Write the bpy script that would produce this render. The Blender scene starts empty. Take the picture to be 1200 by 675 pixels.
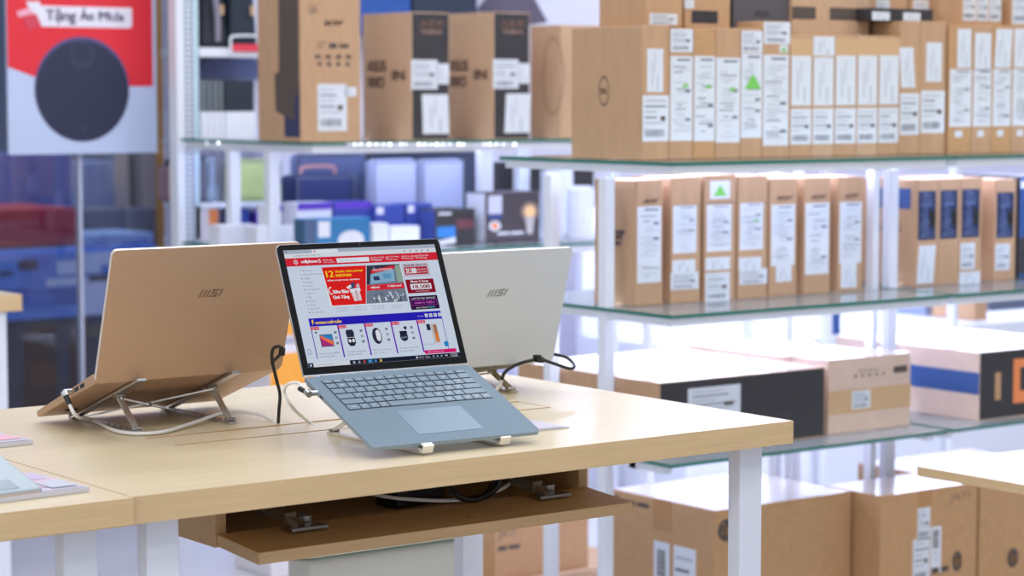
import bpy, bmesh, math, random
from mathutils import Vector, Matrix
V = Vector
scn = bpy.context.scene
COL = scn.collection

# ------------------------------------------------------------------ camera
FPX, CX, CY, CAMZ = 2700.0, 600.0, 337.5, 1.30
PITCH = math.atan((CY - 112) / FPX)
YAW = math.radians(53.3)
fw = V((math.cos(YAW) * math.cos(PITCH), math.sin(YAW) * math.cos(PITCH), -math.sin(PITCH)))
rt = V((math.sin(YAW), -math.cos(YAW), 0))
up = rt.cross(fw)
CAM = V((0, 0, CAMZ))
cd = bpy.data.cameras.new('camera')
cam = bpy.data.objects.new('camera', cd)
COL.objects.link(cam)
cam.matrix_world = Matrix(((rt.x, up.x, -fw.x, 0), (rt.y, up.y, -fw.y, 0), (rt.z, up.z, -fw.z, CAMZ), (0, 0, 0, 1)))
cd.sensor_width = 36
cd.lens = 36 * FPX / 1200
cd.clip_start = 0.05
cd.clip_end = 60
cd.dof.use_dof = True
cd.dof.focus_distance = 3.38
cd.dof.aperture_fstop = 5.0
scn.camera = cam


def P(x, y, **k):
    """point on a world plane (X=, Y= or z=) seen at photo position x, y"""
    d = fw + rt * ((x - CX) / FPX) - up * ((y - CY) / FPX)
    if 'z' in k:
        t = (k['z'] - CAMZ) / d.z
    elif 'Y' in k:
        t = k['Y'] / d.y
    else:
        t = k['X'] / d.x
    return CAM + d * t


# ------------------------------------------------------------------ world, lights, exposure
scn.view_settings.view_transform = 'Standard'
scn.view_settings.look = 'None'
scn.view_settings.gamma = 1
scn.view_settings.use_curve_mapping = False
scn.view_settings.exposure = -0.06
w = bpy.data.worlds.new('world')
scn.world = w
w.use_nodes = True
w.node_tree.nodes['Background'].inputs[0].default_value = (0.80, 0.86, 1.0, 1)
w.node_tree.nodes['Background'].inputs[1].default_value = 0.55


def area(name, loc, sx, sy, power, col=(1, .97, .93), target=None):
    l = bpy.data.lights.new(name, 'AREA')
    l.shape = 'RECTANGLE'
    l.size, l.size_y, l.energy, l.color = sx, sy, power, col
    o = bpy.data.objects.new(name, l)
    COL.objects.link(o)
    o.location = loc
    if target is not None:
        o.rotation_euler = (V(target) - V(loc)).to_track_quat('-Z', 'Y').to_euler()
    return o


# the shop's ceiling panels, 3.1 m up
for i, (x, y, p) in enumerate([(0.6, 1.4, 22), (2.6, 0.6, 22), (4.6, 1.4, 26), (1.4, 3.6, 15), (3.4, 2.9, 22), (5.6, 3.2, 22), (2.6, 5.0, 24), (4.6, 5.0, 34), (6.8, 5.2, 24)]):
    area('ceiling_panel_light', (x, y, 3.1), 1.2, 0.5, p, (1, .985, .97) if y < 4 else (.86, .91, 1))
area('front_key_light', (-2.0, 1.5, 2.1), 3.0, 1.8, 42, (1, .98, .95), (2.5, 3.2, .8))  # key light added on the camera side to lift the front faces
area('hall_light', (3.3, 9.0, 3.3), 3, 3, 50, (.70, .80, 1))


# ------------------------------------------------------------------ materials
def lin(c):
    return tuple(((v / 255) / 12.92 if v / 255 <= .04045 else ((v / 255 + .055) / 1.055) ** 2.4) for v in c) + (1,)


MATS = {}


def mat(name, rgb, rough=.6, metal=0.0, coat=0.0, noise=0.0, nscale=20, stretch=(1, 1, 1), emit=0.0, bump=0.0, spec=.5, coatr=.15):
    if name in MATS:
        return MATS[name]
    m = bpy.data.materials.new(name)
    m.use_nodes = True
    nt = m.node_tree
    b = nt.nodes['Principled BSDF']
    c = lin(rgb)
    b.inputs['Base Color'].default_value = c
    b.inputs['Roughness'].default_value = rough
    b.inputs['Metallic'].default_value = metal
    b.inputs['Specular IOR Level'].default_value = spec
    b.inputs['Coat Weight'].default_value = coat
    b.inputs['Coat Roughness'].default_value = coatr
    if emit:
        b.inputs['Emission Color'].default_value = c
        b.inputs['Emission Strength'].default_value = emit
    tc = nt.nodes.new('ShaderNodeTexCoord')
    mp = nt.nodes.new('ShaderNodeMapping')
    mp.inputs['Scale'].default_value = stretch
    n = nt.nodes.new('ShaderNodeTexNoise')
    n.inputs['Scale'].default_value = nscale
    n.inputs['Detail'].default_value = 5
    nt.links.new(tc.outputs['Object'], mp.inputs[0])
    nt.links.new(mp.outputs[0], n.inputs[0])
    r = nt.nodes.new('ShaderNodeValToRGB')
    a = max(noise, .01)
    r.color_ramp.elements[0].position = .3
    r.color_ramp.elements[1].position = .7
    r.color_ramp.elements[0].color = (c[0] * (1 - a), c[1] * (1 - a), c[2] * (1 - a), 1)
    r.color_ramp.elements[1].color = (min(1, c[0] * (1 + a)), min(1, c[1] * (1 + a)), min(1, c[2] * (1 + a)), 1)
    nt.links.new(n.outputs[0], r.inputs[0])
    nt.links.new(r.outputs[0], b.inputs['Base Color'])
    if bump:
        bp = nt.nodes.new('ShaderNodeBump')
        bp.inputs['Strength'].default_value = bump
        bp.inputs['Distance'].default_value = .001
        nt.links.new(n.outputs[0], bp.inputs['Height'])
        nt.links.new(bp.outputs[0], b.inputs['Normal'])
    MATS[name] = m
    return m


def emis(name, rgb, s):
    if name in MATS:
        return MATS[name]
    m = bpy.data.materials.new(name)
    m.use_nodes = True
    nt = m.node_tree
    nt.nodes.clear()
    e = nt.nodes.new('ShaderNodeEmission')
    e.inputs[0].default_value = lin(rgb)
    e.inputs[1].default_value = s
    o = nt.nodes.new('ShaderNodeOutputMaterial')
    nt.links.new(e.outputs[0], o.inputs[0])
    MATS[name] = m
    return m


def scr(rgb):      # colours shown by the lit screen
    return emis('screen_%d_%d_%d' % rgb, rgb, SCREEN)


SCREEN = 0.80


def glass(name, tint, ior=1.5, painted_glow=0):
    m = bpy.data.materials.new(name)
    m.use_nodes = True
    nt = m.node_tree
    nt.nodes.clear()
    t = nt.nodes.new('ShaderNodeBsdfTransparent')
    t.inputs[0].default_value = tint
    g = nt.nodes.new('ShaderNodeBsdfGlossy')
    g.inputs['Roughness'].default_value = .02
    f = nt.nodes.new('ShaderNodeFresnel')
    f.inputs[0].default_value = ior
    mx = nt.nodes.new('ShaderNodeMixShader')
    if painted_glow:
        df = nt.nodes.new('ShaderNodeBsdfDiffuse')  # pale diffuse share that paints brightness into the glass
        df.inputs[0].default_value = (.86, .92, .95, 1)
        m0 = nt.nodes.new('ShaderNodeMixShader')
        m0.inputs[0].default_value = painted_glow
        nt.links.new(t.outputs[0], m0.inputs[1])
        nt.links.new(df.outputs[0], m0.inputs[2])
        t = m0
    o = nt.nodes.new('ShaderNodeOutputMaterial')
    nt.links.new(f.outputs[0], mx.inputs[0])
    nt.links.new(t.outputs[0], mx.inputs[1])
    nt.links.new(g.outputs[0], mx.inputs[2])
    nt.links.new(mx.outputs[0], o.inputs[0])
    MATS[name] = m
    return m


M_glass = glass('brightened_glass', (.93, .98, .96, 1), 1.33, .38)  # shelf glass whitened by colour so it looks brightly lit
M_pane = glass('partition_glass', (.90, .93, .97, 1))
M_gedge = mat('glass_edge_green', (38, 112, 98), .15)
M_kraft = mat('kraft_card', (188, 151, 116), .75, noise=.06, nscale=60, stretch=(1, 1, .2))
M_kraft2 = mat('kraft_card_pale', (194, 161, 130), .75, noise=.05, nscale=60)
M_kraft3 = mat('kraft_card_deep', (188, 147, 104), .75, noise=.06, nscale=60)
M_kpink = mat('white_kraft_card', (214, 188, 170), .7, noise=.04, nscale=40)
M_wrap = mat('stretch_wrapped_top', (214, 196, 184), .30, coat=1, noise=.05, nscale=8, bump=.3, coatr=.12)
M_whitec = mat('white_card', (226, 228, 238), .5, noise=.02, nscale=30)
M_blackc = mat('black_card', (52, 50, 54), .55, noise=.15, nscale=60)
M_label = mat('white_label_paper', (216, 222, 230), .5, noise=.015, nscale=60)
M_ink = mat('dark_ink', (84, 74, 68), .6)
M_inkf = mat('faded_ink', (128, 102, 84), .6)
M_inkb = mat('label_ink_grey', (120, 126, 138), .6)
M_inkl = mat('label_ink_pale', (182, 188, 198), .6)
M_green = mat('green_energy_print', (120, 200, 90), .6)
M_tape = mat('brown_tape', (178, 132, 82), .25, noise=.03)
M_tapec = mat('clear_tape', (206, 170, 128), .15)
M_bluep = mat('blue_print', (40, 78, 140), .5, noise=.08, nscale=40)
M_navyp = mat('navy_spec_print', (28, 40, 78), .5, noise=.5, nscale=90, stretch=(1, 1, 4))
M_orange = mat('orange_print', (236, 140, 80), .5)
M_white = mat('white_powder_coat', (226, 230, 238), .4, noise=.01, nscale=10)
M_wood = mat('maple_laminate_top', (220, 203, 168), .38, coat=.28, noise=.05, nscale=22, stretch=(.18, 4, 1), coatr=.2)
M_woode = mat('maple_edge_band', (214, 183, 136), .45, noise=.06, nscale=26, stretch=(.25, 1, 5))
M_woodb = mat('beech_board', (190, 156, 108), .5, noise=.09, nscale=26, stretch=(.25, 5, 5))
M_slot = mat('slot_brown', (172, 128, 84), .6)
M_alu = mat('brushed_aluminium', (205, 205, 208), .28, metal=1, noise=.03, nscale=60)
M_steel = mat('steel', (170, 166, 160), .3, metal=1)
M_black = mat('black_plastic', (24, 24, 27), .45)
M_cablew = mat('white_cable_rubber', (226, 224, 220), .45)
M_lapbrown = mat('copper_beige_metal', (190, 156, 128), .42, metal=.35, noise=.012, nscale=30, stretch=(1, 1, 12))
M_lapbrownd = mat('copper_logo', (150, 122, 100), .35, metal=.5)
M_lapwhite = mat('silver_white_metal', (206, 211, 216), .45, metal=.1, noise=.01)
M_laplogo = mat('grey_logo', (150, 150, 148), .3, metal=.6)
M_blue = mat('ice_blue_fabric', (118, 137, 152), .8, noise=.12, nscale=900)
M_bluem = mat('ice_blue_metal', (138, 156, 170), .4, metal=.2)
M_key = mat('ice_blue_keycap', (122, 142, 158), .5)
M_keyl = mat('key_letter', (176, 192, 204), .5)
M_pad = mat('touchpad_glass', (122, 145, 164), .45)
M_silver = mat('silver_lid_edge', (206, 210, 216), .3, metal=.7)
M_bezel = mat('black_screen_glass', (13, 14, 18), .5, spec=.12)
M_floor = mat('pale_floor_tile', (206, 206, 214), .25, noise=.03, nscale=3)
M_wall = mat('pale_wall_paint', (216, 216, 236), .7, noise=.02, nscale=3)
M_led = emis('led_tube_light', (206, 214, 255), 46)
M_led2 = emis('led_tube_low', (206, 214, 255), 16)
M_bead = emis('led_bead_light', (240, 244, 255), 7)


# ------------------------------------------------------------------ mesh builder
_txt = {}


def text_geo(s):
    if s not in _txt:
        c = bpy.data.curves.new('t', 'FONT')
        c.body = s
        o = bpy.data.objects.new('t', c)
        COL.objects.link(o)
        dg = bpy.context.evaluated_depsgraph_get()
        me = bpy.data.meshes.new_from_object(o.evaluated_get(dg))
        vs = [v.co.copy() for v in me.vertices]
        fs = [tuple(p.vertices) for p in me.polygons]
        bpy.data.objects.remove(o)
        bpy.data.curves.remove(c)
        bpy.data.meshes.remove(me)
        x0 = min(v.x for v in vs); x1 = max(v.x for v in vs)
        y0 = min(v.y for v in vs); y1 = max(v.y for v in vs)
        _txt[s] = ([((v.x - x0) / (x1 - x0), (v.y - y0) / (y1 - y0)) for v in vs], fs)
    return _txt[s]


class Face:
    """flat face: corner O (top left as read), U to the right, D down, N outwards; metres"""
    def __init__(s, O, U, D, W, H):
        s.O, s.U, s.D, s.W, s.H = V(O), V(U).normalized(), V(D).normalized(), W, H
        s.N = s.D.cross(s.U).normalized()

    def at(s, u, v, e=0):
        return s.O + s.U * (u * s.W) + s.D * (v * s.H) + s.N * e


class Mb:
    def __init__(s):
        s.v, s.f, s.mi, s.sm, s.mats = [], [], [], [], []

    def m(s, mt):
        if mt not in s.mats:
            s.mats.append(mt)
        return s.mats.index(mt)

    def add(s, vs, fs, mt, smooth=False):
        b = len(s.v)
        s.v += [V(p) for p in vs]
        for f in fs:
            s.f.append([b + i for i in f])
            s.mi.append(s.m(mt))
            s.sm.append(smooth)

    def hexa(s, c, mt, mats=None):
        """c: 8 corners, bottom 4 ccw then top 4 ccw; mats: dict side->material"""
        fs = {'bottom': (3, 2, 1, 0), 'top': (4, 5, 6, 7), 'front': (0, 1, 5, 4), 'right': (1, 2, 6, 5), 'back': (2, 3, 7, 6), 'left': (3, 0, 4, 7)}
        for k, f in fs.items():
            s.add([c[i] for i in f], [(0, 1, 2, 3)], (mats or {}).get(k, mt))

    def box(s, lo, hi, mt, mats=None, rz=0, piv=None, bev=0):
        x0, y0, z0 = lo; x1, y1, z1 = hi
        c = [V(p) for p in ((x0, y0, z0), (x1, y0, z0), (x1, y1, z0), (x0, y1, z0), (x0, y0, z1), (x1, y0, z1), (x1, y1, z1), (x0, y1, z1))]
        if rz:
            pv = V(piv or ((x0 + x1) / 2, (y0 + y1) / 2, 0)); R = Matrix.Rotation(rz, 3, 'Z')
            c = [R @ (p - pv) + pv for p in c]
        if bev:
            s.bevbox(c, bev, mt, mats)
        else:
            s.hexa(c, mt, mats)
        return c

    def bevbox(s, c, b, mt, mats=None):
        bm = bmesh.new()
        vs = [bm.verts.new(p) for p in c]
        order = [('bottom', (3, 2, 1, 0)), ('top', (4, 5, 6, 7)), ('front', (0, 1, 5, 4)), ('right', (1, 2, 6, 5)), ('back', (2, 3, 7, 6)), ('left', (3, 0, 4, 7))]
        for i, (k, f) in enumerate(order):
            fc = bm.faces.new([vs[j] for j in f])
            fc.material_index = s.m((mats or {}).get(k, mt))
        bmesh.ops.bevel(bm, geom=bm.edges[:], offset=b, segments=2, profile=.6, affect='EDGES')
        bm.verts.index_update()
        base = len(s.v)
        s.v += [v.co.copy() for v in bm.verts]
        for f in bm.faces:
            s.f.append([base + v.index for v in f.verts]); s.mi.append(f.material_index); s.sm.append(False)
        bm.free()

    def bar(s, a, b, w, h, mt, upv=(0, 0, 1), bev=0):
        """rectangular bar a->b, w sideways, h along upv"""
        a, b = V(a), V(b)
        d = (b - a).normalized(); sd = d.cross(V(upv)).normalized(); u = sd.cross(d).normalized()
        c = []
        for uu in (-h / 2, h / 2):
            c += [a - sd * w / 2 + u * uu, a + sd * w / 2 + u * uu, b + sd * w / 2 + u * uu, b - sd * w / 2 + u * uu]
        if bev: s.bevbox(c, bev, mt)
        else: s.hexa(c, mt)

    def cyl(s, a, b, r, mt, n=20, r2=None, cap=True):
        a, b = V(a), V(b)
        d = (b - a).normalized()
        x = d.orthogonal().normalized(); y = d.cross(x)
        r2 = r if r2 is None else r2
        vs = [a + (x * math.cos(t) + y * math.sin(t)) * r for t in [2 * math.pi * i / n for i in range(n)]]
        vs += [b + (x * math.cos(t) + y * math.sin(t)) * r2 for t in [2 * math.pi * i / n for i in range(n)]]
        s.add(vs, [(i, (i + 1) % n, n + (i + 1) % n, n + i) for i in range(n)], mt, True)
        if cap:
            s.add(vs[:n], [tuple(reversed(range(n)))], mt)
            s.add(vs[n:], [tuple(range(n))], mt)

    def tube(s, pts, r, mt, n=10, sub=8):
        pts = [V(p) for p in pts]
        q = []
        ext = [pts[0] * 2 - pts[1]] + pts + [pts[-1] * 2 - pts[-2]]
        for i in range(1, len(ext) - 2):
            p0, p1, p2, p3 = ext[i - 1:i + 3]
            for k in range(sub):
                t = k / sub
                q.append(.5 * ((2 * p1) + (p2 - p0) * t + (2 * p0 - 5 * p1 + 4 * p2 - p3) * t * t + (3 * p1 - p0 - 3 * p2 + p3) * t ** 3))
        q.append(pts[-1])
        x = (q[1] - q[0]).orthogonal().normalized()
        vs = []
        for i, p in enumerate(q):
            d = (q[min(i + 1, len(q) - 1)] - q[max(i - 1, 0)]).normalized()
            x = (x - d * x.dot(d)).normalized(); y = d.cross(x)
            vs += [p + (x * math.cos(2 * math.pi * j / n) + y * math.sin(2 * math.pi * j / n)) * r for j in range(n)]
        fs = [(i * n + j, i * n + (j + 1) % n, (i + 1) * n + (j + 1) % n, (i + 1) * n + j) for i in range(len(q) - 1) for j in range(n)]
        s.add(vs, fs, mt, True)
        s.add(vs[:n], [tuple(reversed(range(n)))], mt); s.add(vs[-n:], [tuple(range(n))], mt)

    def ball(s, c, r, mt, n=12, sc=(1, 1, 1)):
        vs, fs = [], []
        for i in range(n // 2 + 1):
            a = math.pi * i / (n // 2)
            for j in range(n):
                b = 2 * math.pi * j / n
                vs.append(V(c) + V((r * sc[0] * math.sin(a) * math.cos(b), r * sc[1] * math.sin(a) * math.sin(b), r * sc[2] * math.cos(a))))
        for i in range(n // 2):
            for j in range(n):
                fs.append((i * n + j, (i + 1) * n + j, (i + 1) * n + (j + 1) % n, i * n + (j + 1) % n))
        s.add(vs, fs, mt, True)

    def prism(s, outline, off, mt, side=None):
        """outline: planar 3D loop; extruded by vector off"""
        n = len(outline); a = [V(p) for p in outline]; off = V(off)
        b = [p + off for p in a]
        s.add(a, [tuple(range(n))], mt); s.add(b, [tuple(reversed(range(n)))], mt)
        s.add(a + b, [(i, n + i, n + (i + 1) % n, (i + 1) % n) for i in range(n)], side or mt)

    # flat print on faces
    def rect(s, F, u0, v0, u1, v1, e, mt):
        s.add([F.at(u0, v1, e), F.at(u1, v1, e), F.at(u1, v0, e), F.at(u0, v0, e)], [(0, 1, 2, 3)], mt)

    def poly(s, F, pts, e, mt):
        s.add([F.at(u, v, e) for u, v in pts], [tuple(range(len(pts)))], mt)

    def disc(s, F, u, v, ru, rv, e, mt, n=36, ru2=None, rv2=None):
        o = [(u + ru * math.cos(t), v + rv * math.sin(t)) for t in [2 * math.pi * i / n for i in range(n)]]
        if ru2 is None:
            s.poly(F, o, e, mt)
        else:
            i_ = [(u + ru2 * math.cos(t), v + rv2 * math.sin(t)) for t in [2 * math.pi * i / n for i in range(n)]]
            vs = [F.at(a, b, e) for a, b in o] + [F.at(a, b, e) for a, b in i_]
            s.add(vs, [(i, (i + 1) % n, n + (i + 1) % n, n + i) for i in range(n)], mt)

    def text(s, F, u0, v0, u1, v1, t, e, mt, slant=0, bold=0):
        vs, fs = text_geo(t)
        for k in ((0,) if not bold else (0, 1, 2)):
            s.add([F.at(u0 + (u1 - u0) * x + slant * (y) + k * bold, v1 + (v0 - v1) * y, e) for x, y in vs], fs, mt)

    def sheet(s, F, u0, v0, u1, v1, mt, th=.0006, tilt=0):
        a = [F.at(u0 + tilt, v0), F.at(u1 + tilt, v0), F.at(u1, v1), F.at(u0, v1)]
        s.prism([p + F.N * th for p in a], F.N * -th * .8, mt)

    def build(s, name, parent=None, loc=None):
        me = bpy.data.meshes.new(name)
        L = V(loc) if loc is not None else (parent_origin(parent) if parent else V((0, 0, 0)))
        me.from_pydata([tuple(p - L) for p in s.v], [], s.f)
        for mt in s.mats:
            me.materials.append(mt)
        me.polygons.foreach_set('material_index', s.mi)
        me.polygons.foreach_set('use_smooth', s.sm)
        me.update()
        o = bpy.data.objects.new(name, me)
        COL.objects.link(o)
        if parent:
            o.parent = parent
        else:
            o.location = L
        return o


def parent_origin(p):
    L = V((0, 0, 0))
    while p:
        L += p.location
        p = p.parent
    return L


def thing(name, loc, label, cat, group=None):
    o = bpy.data.objects.new(name, None)
    o.empty_display_size = .05
    COL.objects.link(o)
    o.location = loc
    tag(o, label, cat, group)
    return o


def tag(o, label, cat, group=None):
    o['label'] = label; o['category'] = cat
    if group: o['group'] = group
    return o


def struct(o):
    o['kind'] = 'structure'
    return o


# ------------------------------------------------------------------ room
mb = Mb(); mb.box((-2, -1, -.05), (12, 16, 0), M_floor); struct(mb.build('floor'))
mb = Mb(); mb.box((3.43, 6.32, 0), (12, 6.42, 3.3), M_wall); struct(mb.build('wall_back'))
mb = Mb(); mb.box((-2, 13.9, 0), (9, 14, 3.4), mat('far_wall_paint', (120, 128, 150), .8, noise=.15, nscale=1.2)); struct(mb.build('wall_far'))
mb = Mb()
for a, b in ((1.4, 3.09), (3.095, 3.40)):
    mb.box((a, 6.32, 0), (b, 6.33, 3.2), M_pane)
struct(mb.build('window_1'))
mb = Mb(); mb.box((3.088, 6.312, 0), (3.096, 6.338, 3.2), mat('seam_metal', (190, 196, 214), .3)); struct(mb.build('trim_1'))


# ------------------------------------------------------------------ tables
def table(x0, x1, y0, y1, zt, th, label, legs, group='maple display tables with white legs', slots=None, corner=0):
    t = thing('display_table', ((x0 + x1) / 2, (y0 + y1) / 2, 0), label, 'table', group)
    mb = Mb()
    e = {'top': M_wood, 'bottom': M_woodb}
    if slots:
        sx0, sx1, sy = slots
        ws = .009
        # slab split around the cable slots so they are real gaps, with a brown floor inside
        mb.box((x0, y0, zt - th), (x1, sy[0] - ws / 2, zt), M_woode, e)
        mb.box((x0, sy[0] - ws / 2, zt - th), (sx0, sy[1] + ws / 2, zt), M_woode, e)
        mb.box((sx1, sy[0] - ws / 2, zt - th), (x1, sy[1] + ws / 2, zt), M_woode, e)
        mb.box((x0, sy[1] + ws / 2, zt - th), (x1, y1, zt), M_woode, e)
        mb.build('tabletop', t)
        mb = Mb(); mb.box((sx0 + .001, sy[0] + ws / 2, zt - .012), (sx1 - .001, sy[1] - ws / 2, zt - .0003), M_woode, {'top': M_wood})
        mb.build('cable_flap', t)
        mb = Mb(); mb.box((sx0, sy[0] - ws / 2, zt - th + .001), (sx1, sy[1] + ws / 2, zt - .0125), M_slot)
        mb.build('slot_floor', t)
    else:
        if corner:
            o = []
            for (cx, cy, a0) in ((x0 + corner, y0 + corner, math.pi), (x1 - corner, y0 + corner, 1.5 * math.pi), (x1 - corner, y1 - corner, 0), (x0 + corner, y1 - corner, .5 * math.pi)):
                for k in range(7):
                    a = a0 + k / 6 * math.pi / 2
                    o.append((cx + corner * math.cos(a), cy + corner * math.sin(a), zt))
            mb.prism(o, (0, 0, -th), M_wood, M_woode)
        else:
            mb.box((x0, y0, zt - th), (x1, y1, zt), M_woode, e, bev=.0015)
        mb.build('tabletop', t)
    for (lx, ly) in legs:
        mb = Mb(); mb.box((lx, ly, 0), (lx + .046, ly + .027, zt - th), M_white, bev=.002)
        mb.build('leg', t)
    return t


table(1.322, 2.455, 2.567, 3.42, .80, .035, 'maple table carrying the brown, white and open laptops, its right corner in view',
      [(1.358, 2.60), (2.375, 2.60), (2.375, 3.335), (1.358, 3.335)], slots=(1.567, 2.25, (2.915, 3.0)))
table(.10, 1.3213, 2.560, 3.41, .80, .035, 'maple table at lower left under the pink leaflets and grey laptop corner', [(1.243, 2.60), (1.243, 3.34), (.2, 3.34)])
table(3.199, 4.7, 1.5, 3.024, .60, .018, 'low thin-topped pale table with rounded corner at the right edge', [(4.2, 1.7), (4.2, 2.7)], corner=.03)
tb = P(26, 345, z=.8)
table(1.2, tb.x, tb.y, tb.y + .8, .80, .042, 'distant maple table end at the left edge before the glass partition', [(tb.x - .085, tb.y + .01), (1.3, tb.y + .7)])

# ------------------------------------------------------------------ cable box under the table
cb = thing('cable_box', (1.9, 2.9, .67), 'open beech cable box hanging under the table with its flap lowered', 'cable tray')
mb = Mb(); mb.box((1.569, 2.80, .669), (1.587, 3.03, .7645), M_woodb, bev=.001); mb.build('side_panel', cb)
mb = Mb(); mb.box((2.217, 2.80, .669), (2.235, 3.03, .7645), M_woodb, bev=.001); mb.build('side_panel', cb)
mb = Mb(); mb.box((1.5875, 2.812, .669), (2.2165, 3.03, .680), M_woodb); mb.build('bottom_panel', cb)
mb = Mb(); mb.box((1.5875, 3.012, .6805), (2.2165, 3.03, .7645), M_woodb); mb.build('back_panel', cb)
mb = Mb()
c = [V(p) for p in ((1.572, 2.686, .663), (2.233, 2.686, .663), (2.233, 2.8, .671), (1.572, 2.8, .671), (1.572, 2.686, .680), (2.233, 2.686, .680), (2.233, 2.8, .688), (1.572, 2.8, .688))]
mb.bevbox(c, .001, M_woodb, {'front': mat('beech_edge', (205, 168, 118), .5, noise=.08, nscale=30, stretch=(.2, 5, 5))})
mb.cyl((1.72, 2.73, .6828), (1.72, 2.73, .6836), .006, M_slot)
mb.cyl((1.95, 2.72, .6822), (1.95, 2.72, .6829), .006, M_slot)
mb.build('flap', cb)
for x in (1.665, 2.105):
    mb = Mb()
    mb.bar((x, 2.765, .690), (x + .06, 2.765, .690), .028, .004, M_steel)
    mb.bar((x + .020, 2.762, .692), (x + .012, 2.785, .706), .016, .008, M_steel)
    mb.bar((x + .012, 2.775, .704), (x - .004, 2.885, .716), .020, .015, mat('hinge_dark', (130, 116, 98), .4, metal=.6))
    mb.cyl((x - .010, 2.82, .712), (x + .026, 2.82, .712), .004, M_steel)
    mb.cyl((x + .05, 2.80, .690), (x + .05, 2.80, .700), .012, M_steel)
    mb.build('flap_stay', cb)
mb = Mb()
mb.box((1.90, 2.85, .681), (2.0, 2.90, .712), M_black, bev=.005, rz=.15)
tag(mb.build('power_adapter', loc=(1.95, 2.88, .681)), 'black power adapter lying in the cable box under the table', 'power adapter')
mb = Mb()
pts = []
for k in range(30):
    a = k / 12 * 2 * math.pi
    pts.append((2.015 + .046 * math.cos(a), 2.80 + .006 * math.sin(k * 1.3), .724 + .033 * math.sin(a)))
mb.tube(pts, .0048, M_black, sub=4)
tag(mb.build('coiled_cable', loc=(2.035, 2.835, .69)), 'black coiled cable loop beside the adapter in the cable box', 'cable')
mb = Mb()
mb.tube([(1.60, 2.86, .705), (1.7, 2.90, .71), (1.82, 2.87, .715), (1.9, 2.83, .70), (2.0, 2.815, .69), (2.09, 2.82, .70), (2.12, 2.86, .72), (2.05, 2.9, .735), (1.9, 2.93, .74)], .0028, M_cablew)
tag(mb.build('loose_cable', loc=(1.9, 2.87, .69)), 'white loose cable looping in front of the black adapter in the cable box', 'cable')
mb = Mb()
mb.tube([(1.60, 2.95, .742), (1.75, 2.93, .748), (1.9, 2.95, .744), (2.05, 2.94, .75), (2.2, 2.93, .738)], .0035, M_cablew)
tag(mb.build('loose_cable', loc=(1.9, 2.95, .74)), 'pale cable stretched high along the back of the cable box', 'cable')
mb = Mb()
mb.tube([(1.62, 2.90, .74), (1.68, 2.87, .748), (1.76, 2.88, .752), (1.85, 2.9, .754), (1.95, 2.88, .75)], .003, M_black)
tag(mb.build('loose_cable', loc=(1.8, 2.9, .75)), 'thin black cable above the left metal stay in the cable box', 'cable')


# ------------------------------------------------------------------ laptops
class Frame:
    def __init__(s, O, x, f, n):
        s.O, s.x, s.f, s.n = V(O), V(x), V(f), V(n)

    def at(s, a, b, c):
        return s.O + s.x * a + s.f * b + s.n * c

    def slab(s, mb, a0, a1, b0, b1, c0, c1, mt, bev=0, mats=None, c1b=None, c0b=None):
        """box a(width) b(length) c(normal); c0b/c1b: values at b1 end for a taper"""
        c0b = c0 if c0b is None else c0b; c1b = c1 if c1b is None else c1b
        cc = [s.at(a0, b0, c0), s.at(a1, b0, c0), s.at(a1, b1, c0b), s.at(a0, b1, c0b), s.at(a0, b0, c1), s.at(a1, b0, c1), s.at(a1, b1, c1b), s.at(a0, b1, c1b)]
        # keep the winding outward
        if (cc[1] - cc[0]).cross(cc[3] - cc[0]).dot(cc[4] - cc[0]) < 0:
            cc = [cc[1], cc[0], cc[3], cc[2], cc[5], cc[4], cc[7], cc[6]]
        if bev: mb.bevbox(cc, bev, mt, mats)
        else: mb.hexa(cc, mt, mats)


def rounded(F, a0, a1, b0, b1, r, n=5, r_start=True):
    o = []
    rs = r if r_start else .001
    for (ca, cb_, a, rr) in ((a0 + rs, b0 + rs, math.pi, rs), (a1 - rs, b0 + rs, 1.5 * math.pi, rs), (a1 - r, b1 - r, 0, r), (a0 + r, b1 - r, .5 * math.pi, r)):
        for k in range(n + 1):
            t = a + k / n * math.pi / 2
            o.append((ca + rr * math.cos(t), cb_ + rr * math.sin(t)))
    return o


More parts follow.
